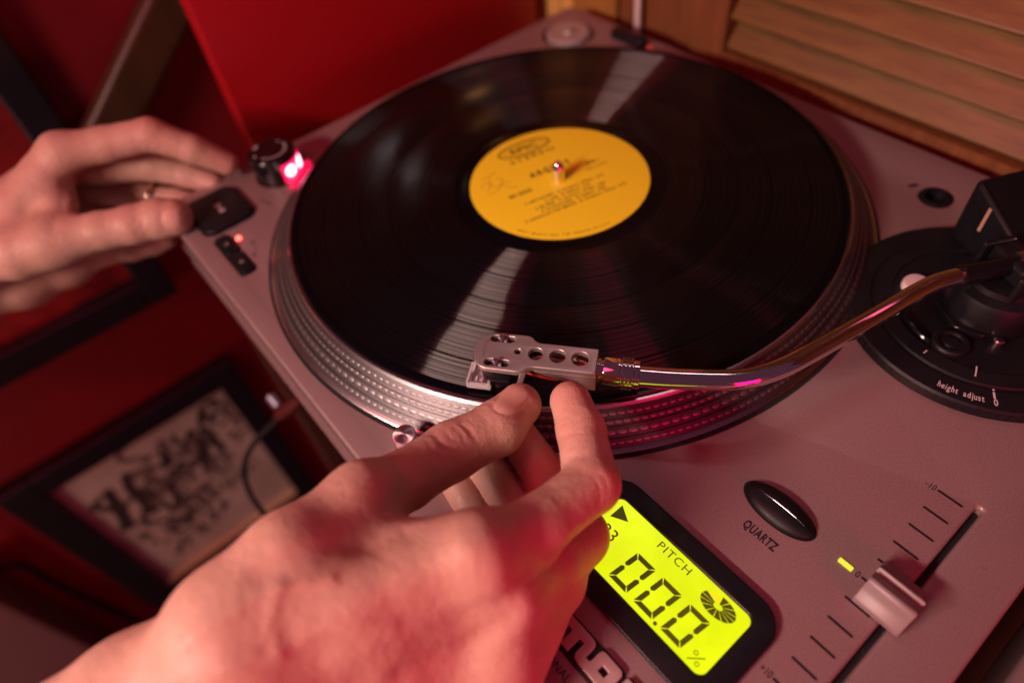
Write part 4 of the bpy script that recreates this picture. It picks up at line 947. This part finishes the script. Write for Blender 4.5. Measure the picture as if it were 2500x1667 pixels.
HAND_R = {'kp':9.0,
 'palm':[[((129.6,-236.3,43.1,),17,),((141.0,-207.7,40.4,),13.5,),((154.8,-171.4,38.3,),10.2,)],[((136.9,-238.0,33.3,),19,),((148.7,-206.6,25.0,),15,),((161.6,-170.4,20.8,),11,)],[((141.5,-240.3,19.8,),20,),((155.0,-210.7,8.2,),16,),((168.2,-179.8,5.3,),11.5,)],[((145.1,-243.0,6.9,),20,),((159.9,-217.3,-3.5,),16,),((174.2,-190.7,-5.3,),11.5,)],[((154.8,-171.4,38.3,),10.2,),((161.6,-170.4,20.8,),11,),((167.9,-179.7,4.2,),11.5,),((173.9,-190.6,-6.4,),11.5,)],[((161.6,-170.4,20.8,),11,),((160.6,-152.1,9.0,),10.2,),((158.4,-134.7,-1.1,),9.5,)],[((168.2,-179.8,5.3,),11.5,),((166.4,-165.9,-0.1,),10.6,),((164.1,-152.2,-3.9,),9.4,)],[((174.2,-190.7,-5.3,),11.5,),((172.1,-179.6,-4.0,),10,),((169.6,-169.8,-2.8,),8.8,)],[((123.8,-195.8,39.8,),9,),((135.2,-189.7,37.1,),8,),((146.4,-179.7,36.5,),9,)],[((127.8,-236.3,44.4,),17,),((124.4,-215.2,46.1,),15,),((116.1,-188.8,37.9,),11.3,)],[((131.6,-240.1,32.1,),22,),((119.9,-272.4,20.3,),23.5,),((103.8,-325.1,-3.1,),28,),((72.9,-431.3,-64.2,),36,)],[((134.2,-245.5,9.5,),22,),((124.2,-282.3,-5.7,),24,),((107.7,-334.5,-28.5,),29,),((76.0,-447.0,-92.0,),36,)]],
 'fingers':[([((116.1,-188.8,37.9,),11.3,),((115.0,-173.2,30.2,),10.2,),((112.0,-152.9,22.1,),10.6,),((113.6,-133.4,18.2,),10.2,),((110.8,-120.2,17.1,),8.5,)],7.0,),([((154.8,-171.4,38.3,),10.2,),((157.5,-149.1,29.6,),9.5,),((156.0,-125.7,23.2,),9.6,),((137.0,-112.4,20.4,),8.7,),((125.5,-107.0,21.9,),7.7,)],6.0,),([((161.6,-170.4,20.8,),11,),((160.6,-152.1,9.0,),10.2,),((158.4,-134.7,-1.1,),9.5,),((131.8,-126.1,-5.7,),8.6,),((109.3,-123.9,0.7,),8.0,)],6.0,),([((168.2,-179.8,5.3,),11.5,),((166.4,-165.9,-0.1,),10.6,),((164.1,-152.2,-3.9,),9.4,),((133.6,-141.6,-15.5,),8.5,),((106.3,-139.4,-5.6,),7.8,)],6.0,),([((174.2,-190.7,-5.3,),11.5,),((172.1,-179.6,-4.0,),10,),((169.6,-169.8,-2.8,),8.8,),((132.7,-155.0,-21.0,),7.6,),((104.4,-152.2,-10.2,),7.0,)],6.0,)],
 'nails':[[(112.4,-132.5,29.0,),(113.7,-132.6,29.1,),(114.8,-132.3,29.0,),(115.7,-131.8,28.7,),(116.4,-131.1,28.4,),(117.1,-130.2,27.9,),(117.6,-129.1,27.3,),(117.9,-127.6,26.6,),(117.9,-125.9,25.6,),(111.0,-131.6,28.6,),(112.5,-131.4,28.8,),(113.7,-130.9,28.7,),(114.7,-130.3,28.5,),(115.6,-129.4,28.1,),(116.3,-128.4,27.6,),(116.9,-127.1,26.8,),(117.2,-125.7,25.8,),(117.5,-123.9,24.7,),(109.7,-130.4,27.9,),(111.3,-130.0,28.3,),(112.6,-129.4,28.3,),(113.7,-128.6,28.1,),(114.6,-127.6,27.6,),(115.4,-126.5,27.0,),(116.0,-125.3,26.2,),(116.6,-123.8,25.3,),(117.0,-122.2,24.3,),(108.3,-128.9,26.9,),(110.0,-128.4,27.5,),(111.4,-127.7,27.6,),(112.5,-126.8,27.4,),(113.5,-125.8,27.0,),(114.4,-124.7,26.4,),(115.2,-123.5,25.8,),(115.9,-122.2,25.0,),(116.6,-120.7,24.0,),(106.7,-127.2,25.3,),(108.6,-126.6,26.4,),(110.1,-125.8,26.7,),(111.4,-124.9,26.7,),(112.5,-123.9,26.5,),(113.5,-122.9,26.1,),(114.4,-121.8,25.5,),(115.3,-120.6,24.8,),(116.0,-119.3,23.9,),(104.8,-125.0,23.1,),(107.4,-124.8,25.3,),(109.0,-124.0,26.0,),(110.3,-123.1,26.1,),(111.5,-122.1,26.1,),(112.6,-121.1,25.8,),(113.6,-120.1,25.3,),(114.5,-119.1,24.7,),(115.4,-118.1,23.9,),(104.0,-123.2,22.0,),(106.3,-122.8,24.5,),(108.0,-122.1,25.3,),(109.3,-121.2,25.6,),(110.6,-120.3,25.7,),(111.7,-119.4,25.5,),(112.8,-118.6,25.2,),(113.8,-117.8,24.7,),(114.7,-117.0,24.0,),(103.6,-121.5,21.5,),(105.5,-120.9,23.7,),(107.1,-120.1,24.8,),(108.4,-119.3,25.2,),(109.6,-118.5,25.4,),(110.7,-117.7,25.2,),(111.7,-117.0,24.9,),(112.7,-116.4,24.5,),(113.7,-115.9,23.9,),(103.7,-119.8,21.7,),(104.7,-118.8,22.9,),(106.1,-117.9,23.8,),(107.1,-117.0,24.1,),(108.1,-116.3,24.2,),(109.1,-115.6,24.1,),(110.1,-115.2,23.9,),(111.2,-114.9,23.8,),(112.4,-114.9,23.6,)]],
 'marks':[([(109.9,-156.2,34.2,),(113.8,-156.6,34.8,),(116.2,-155.9,34.0,),(118.9,-152.6,31.5,)],0.9,-0.3,),([(109.8,-151.8,33.2,),(113.5,-152.9,33.7,),(116.6,-151.3,32.4,)],0.8,-0.2,),([(111.5,-145.9,31.6,),(114.9,-145.2,31.1,),(117.5,-145.8,30.2,)],0.9,-0.3,),([(111.7,-148.7,32.6,),(114.8,-148.4,32.2,),(117.2,-149.3,31.5,)],0.8,-0.2,),([(110.4,-159.6,35.5,),(115.0,-160.3,36.1,),(118.3,-159.0,34.4,)],0.9,-0.2,),([(109.0,-131.2,27.8,),(113.1,-132.2,29.0,),(116.8,-130.8,28.2,),(118.4,-127.3,26.0,),(118.1,-122.9,23.6,)],1.1,-0.3,),([(130.9,-117.0,26.5,),(133.9,-114.5,29.1,),(135.5,-109.6,29.5,)],0.8,-0.2,),([(133.2,-118.2,26.7,),(136.3,-115.1,29.5,),(137.8,-110.8,29.6,)],0.8,-0.2,),([(134.2,-121.5,22.3,),(138.1,-120.5,27.7,),(141.3,-117.2,30.1,)],0.9,-0.2,),([(131.6,-119.5,1.0,),(146.4,-126.1,29.7,),(150.7,-123.1,32.2,)],1.2,-0.3,),([(158.0,-124.8,33.3,),(161.6,-124.4,31.7,),(164.0,-126.0,29.8,)],1.0,-0.2,),([(157.4,-127.0,33.7,),(161.1,-127.2,32.6,),(163.8,-129.0,30.4,)],0.9,-0.2,),([(140.0,-185.6,49.1,),(138.4,-193.9,50.9,),(134.4,-201.8,54.9,),(132.2,-211.1,60.2,),(129.8,-221.0,61.8,)],4.0,-0.9,),([(172.8,-176.6,29.3,),(169.4,-188.0,23.4,),(164.9,-206.9,29.1,)],5.0,-1.2,),([(158.7,-170.9,50.7,),(158.4,-172.1,50.8,)],7.0,1.0,),([(156.3,-176.0,50.9,),(151.6,-196.6,50.6,),(146.5,-217.4,53.0,)],5.0,0.9,),([(167.9,-172.7,40.1,),(161.0,-194.6,37.4,),(155.6,-215.3,43.2,)],5.0,0.8,),([(116.1,-183.4,49.9,),(117.4,-187.7,51.5,)],8.0,1.2,),([(141.4,-208.2,56.0,),(136.1,-219.8,59.7,),(134.6,-230.8,61.7,),(133.0,-245.0,60.6,)],2.2,0.6,),([(157.1,-202.0,43.9,),(149.9,-214.9,50.7,),(147.4,-228.4,52.7,),(143.5,-239.3,57.1,)],2.4,0.5,),([(136.1,-219.8,59.7,),(141.5,-226.0,57.5,),(147.4,-228.4,52.7,)],2.0,0.4,)],
 'flush':[((112.8,-121.0,24.4,),9,0.6,),((125.8,-107.0,28.3,),8,0.5,),((114.4,-152.5,32.3,),9,0.3,),((160.8,-123.9,28.5,),11,0.5,),((148.4,-168.0,35.2,),11,0.3,),((136.4,-119.0,27.0,),7,0.3,)]}
HAND_L = {'kp':10.0,
 'palm':[[((-210.6,-280.2,-3.5,),19,),((-203.7,-243.5,5.9,),15,),((-206.9,-204.9,25.9,),11.5,)],[((-221.3,-283.0,-10.3,),20,),((-222.2,-250.9,-0.2,),16,),((-225.7,-214.0,11.5,),11,)],[((-227.5,-287.5,-18.5,),20,),((-231.5,-260.3,-13.6,),17,),((-238.8,-227.0,-6.2,),11,)],[((-231.0,-293.4,-28.0,),22,),((-231.3,-270.4,-28.9,),18,),((-235.7,-247.1,-28.2,),13,)],[((-202.4,-279.5,-3.8,),17,),((-182.4,-254.7,-3.9,),15,),((-176.1,-238.8,-3.6,),14,)],[((-213.3,-217.9,16.6,),9,),((-192.8,-221.6,5.6,),8.5,),((-174.5,-230.0,-3.3,),10,)],[((-215.4,-230.1,4.6,),14,),((-206.1,-241.0,-7.0,),15,),((-201.5,-250.5,-12.0,),16,)],[((-231.3,-297.0,-33.3,),24,),((-223.0,-267.9,-38.8,),23,),((-216.1,-241.0,-41.8,),17,),((-209.2,-220.2,-42.3,),10,)],[((-214.2,-283.3,-9.0,),22,),((-215.3,-334.7,-12.3,),24,),((-225.5,-424.8,-20.4,),32,),((-237.5,-489.4,-28.7,),36,)],[((-224.6,-295.6,-29.5,),22,),((-230.3,-350.2,-35.0,),25,),((-244.2,-444.0,-42.2,),32,),((-257.8,-512.5,-51.1,),36,)]],
 'fingers':[([((-176.1,-238.8,-3.6,),14,),((-164.5,-210.9,-4.2,),11,),((-157.8,-195.0,-5.5,),11.2,),((-153.1,-181.3,-6.5,),11.8,),((-149.0,-174.3,-7.4,),11,)],7.0,),([((-206.9,-204.9,25.9,),11.5,),((-200.0,-182.3,23.6,),10.4,),((-190.2,-157.8,22.7,),9.8,),((-179.6,-142.0,9.5,),8.6,),((-172.5,-128.3,-4.9,),7.4,)],6.0,),([((-225.7,-214.0,11.5,),11,),((-216.0,-189.2,3.0,),10,),((-206.4,-166.1,-3.6,),9,),((-194.1,-150.2,-12.8,),8,),((-182.4,-139.7,-18.9,),7,)],6.0,),([((-238.8,-227.0,-6.2,),11,),((-226.0,-201.5,-13.9,),10,),((-210.7,-178.9,-22.2,),9,),((-196.5,-162.7,-27.4,),8,),((-186.6,-154.3,-30.5,),7,)],6.0,),([((-242.9,-247.0,-30.8,),13,),((-213.6,-222.1,-42.7,),10,),((-200.5,-203.8,-44.8,),9,),((-193.9,-191.1,-45.0,),8,),((-189.9,-182.9,-44.0,),7,)],6.0,)],
 'nails':[[(-143.7,-177.5,2.0,),(-143.0,-178.7,1.4,),(-142.4,-179.6,0.6,),(-141.9,-180.4,-0.3,),(-141.4,-181.0,-1.2,),(-141.0,-181.5,-2.3,),(-140.7,-181.8,-3.4,),(-140.4,-182.0,-4.7,),(-140.2,-181.9,-6.2,),(-143.9,-176.2,2.2,),(-143.0,-177.3,1.5,),(-142.2,-178.2,0.6,),(-141.5,-179.0,-0.4,),(-141.0,-179.7,-1.5,),(-140.5,-180.3,-2.7,),(-140.2,-180.7,-4.1,),(-140.0,-181.1,-5.6,),(-140.0,-181.2,-7.2,),(-143.9,-175.0,2.3,),(-142.8,-176.0,1.5,),(-141.8,-176.9,0.6,),(-141.1,-177.7,-0.5,),(-140.5,-178.4,-1.7,),(-140.0,-179.1,-3.1,),(-139.7,-179.6,-4.6,),(-139.6,-180.1,-6.2,),(-139.7,-180.4,-8.0,),(-143.7,-173.9,2.3,),(-142.4,-174.8,1.4,),(-141.4,-175.7,0.4,),(-140.5,-176.4,-0.7,),(-139.9,-177.2,-1.9,),(-139.4,-177.8,-3.3,),(-139.1,-178.5,-4.9,),(-139.1,-179.1,-6.6,),(-139.4,-179.6,-8.5,),(-143.5,-172.9,2.1,),(-142.2,-173.7,1.2,),(-141.0,-174.4,0.2,),(-140.1,-175.1,-0.9,),(-139.4,-175.9,-2.2,),(-138.9,-176.6,-3.6,),(-138.6,-177.3,-5.1,),(-138.6,-178.0,-6.8,),(-139.0,-178.6,-8.8,),(-143.3,-172.0,1.7,),(-141.9,-172.6,0.8,),(-140.7,-173.2,-0.2,),(-139.8,-173.9,-1.3,),(-139.1,-174.6,-2.6,),(-138.6,-175.3,-3.9,),(-138.3,-176.0,-5.4,),(-138.3,-176.8,-7.1,),(-138.6,-177.6,-8.9,),(-142.9,-171.1,1.2,),(-141.6,-171.5,0.3,),(-140.5,-172.0,-0.7,),(-139.7,-172.6,-1.8,),(-138.9,-173.3,-3.0,),(-138.4,-174.0,-4.3,),(-138.1,-174.7,-5.7,),(-138.1,-175.6,-7.2,),(-138.3,-176.5,-8.9,),(-142.5,-170.3,0.6,),(-141.4,-170.5,-0.4,),(-140.4,-170.9,-1.4,),(-139.6,-171.3,-2.5,),(-138.9,-171.9,-3.6,),(-138.4,-172.6,-4.8,),(-138.1,-173.4,-6.0,),(-138.0,-174.3,-7.3,),(-138.1,-175.3,-8.7,),(-142.0,-169.6,-0.3,),(-141.1,-169.6,-1.3,),(-140.4,-169.8,-2.3,),(-139.7,-170.1,-3.3,),(-139.1,-170.6,-4.3,),(-138.7,-171.2,-5.3,),(-138.3,-171.9,-6.3,),(-138.1,-172.9,-7.3,),(-138.0,-174.0,-8.3,)]],
 'marks':[([(-145.7,-196.0,-5.6,),(-146.9,-195.2,-0.2,),(-148.9,-191.8,3.0,)],1.0,-0.3,),([(-144.9,-192.7,-7.2,),(-145.5,-191.8,-1.5,),(-146.6,-188.3,2.2,)],1.0,-0.3,),([(-187.5,-153.6,31.9,),(-182.1,-158.5,29.3,),(-180.5,-161.8,21.2,)],1.0,-0.3,),([(-144.6,-177.7,2.7,),(-142.0,-182.0,-0.6,),(-140.6,-183.3,-7.2,)],1.0,-0.3,),([(-193.0,-212.2,16.0,),(-180.1,-222.0,9.7,),(-167.0,-230.5,9.7,)],4.0,-0.8,)],
 'flush':[((-142.4,-172.1,-4.6,),10,0.5,),((-186.5,-155.8,28.9,),10,0.4,),((-167.5,-128.6,-0.7,),9,0.5,),((-153.6,-194.2,-1.6,),9,0.3,)]}
RING = ((-207.0,-173.8,-22.4,),(0.9,1.2,-0.5,),8.9,)
PR = thing('person', 'person seen as two bare hands, one lifting the tonearm, one at the deck corner', 'person', (-60, -420, -900))
def hand_obj(H, h, label):
    V, Q, red = build_hand(H, h)
    o_ = V.mean(0); me = bpy.data.meshes.new('arm'); nv = len(V)
    me.vertices.add(nv); me.vertices.foreach_set('co', ((V - o_) * K).astype(np.float32).ravel())
    me.loops.add(len(Q) * 4); me.loops.foreach_set('vertex_index', Q.astype(np.int32).ravel())
    me.polygons.add(len(Q)); me.polygons.foreach_set('loop_start', np.arange(0, len(Q) * 4, 4, dtype=np.int32))
    me.polygons.foreach_set('use_smooth', np.ones(len(Q), bool))
    me.update(calc_edges=True); me.validate()
    at = me.attributes.new('flush', 'FLOAT', 'POINT'); at.data.foreach_set('value', red.astype(np.float32))
    me.materials.append(M['skin'])
    o = place(bpy.data.objects.new('arm', me), tuple(o_), PR); o['label'] = label
    for G in H.get('nails', ()):
        G = np.array(G, np.float32).reshape(9, 9, 3); g = grad(H, G.reshape(-1, 3)).reshape(9, 9, 3)
        u_ = np.linspace(-1, 1, 9); r2 = np.maximum(np.abs(u_)[:, None], np.abs(u_)[None, :])
        G = G + g * (.42 - .55 * r2[..., None] ** 4)
        P_ = G.reshape(-1, 3); F_ = [(i * 9 + j, i * 9 + j + 1, (i + 1) * 9 + j + 1, (i + 1) * 9 + j) for i in range(8) for j in range(8)]
        nn = np.cross(P_[1] - P_[0], P_[9] - P_[0]); 
        if nn @ g[0, 0] < 0: F_ = [f_[::-1] for f_ in F_]
        no = mesh('fingernail', [tuple(map(float, p_)) for p_ in P_], F_, M['nail'], o, 180)
        sm = no.modifiers.new('smooth', 'SUBSURF'); sm.levels = sm.render_levels = 2
    return o
a1 = hand_obj(HAND_R, .9, 'bare forearm and hand pinching the tonearm finger lift')
a2 = hand_obj(HAND_L, 1.3, 'bare forearm and hand holding the front corner of the turntable')
if RING:
    mb = MB(); mb.lathe([(RING[2], -2), (RING[2] + 1.1, -1.8), (RING[2] + 1.2, 0), (RING[2] + 1.1, 1.8), (RING[2], 2)], 40, RING[0], RING[1], closed=True); mb.out('finger_ring', M['gold'], a2)
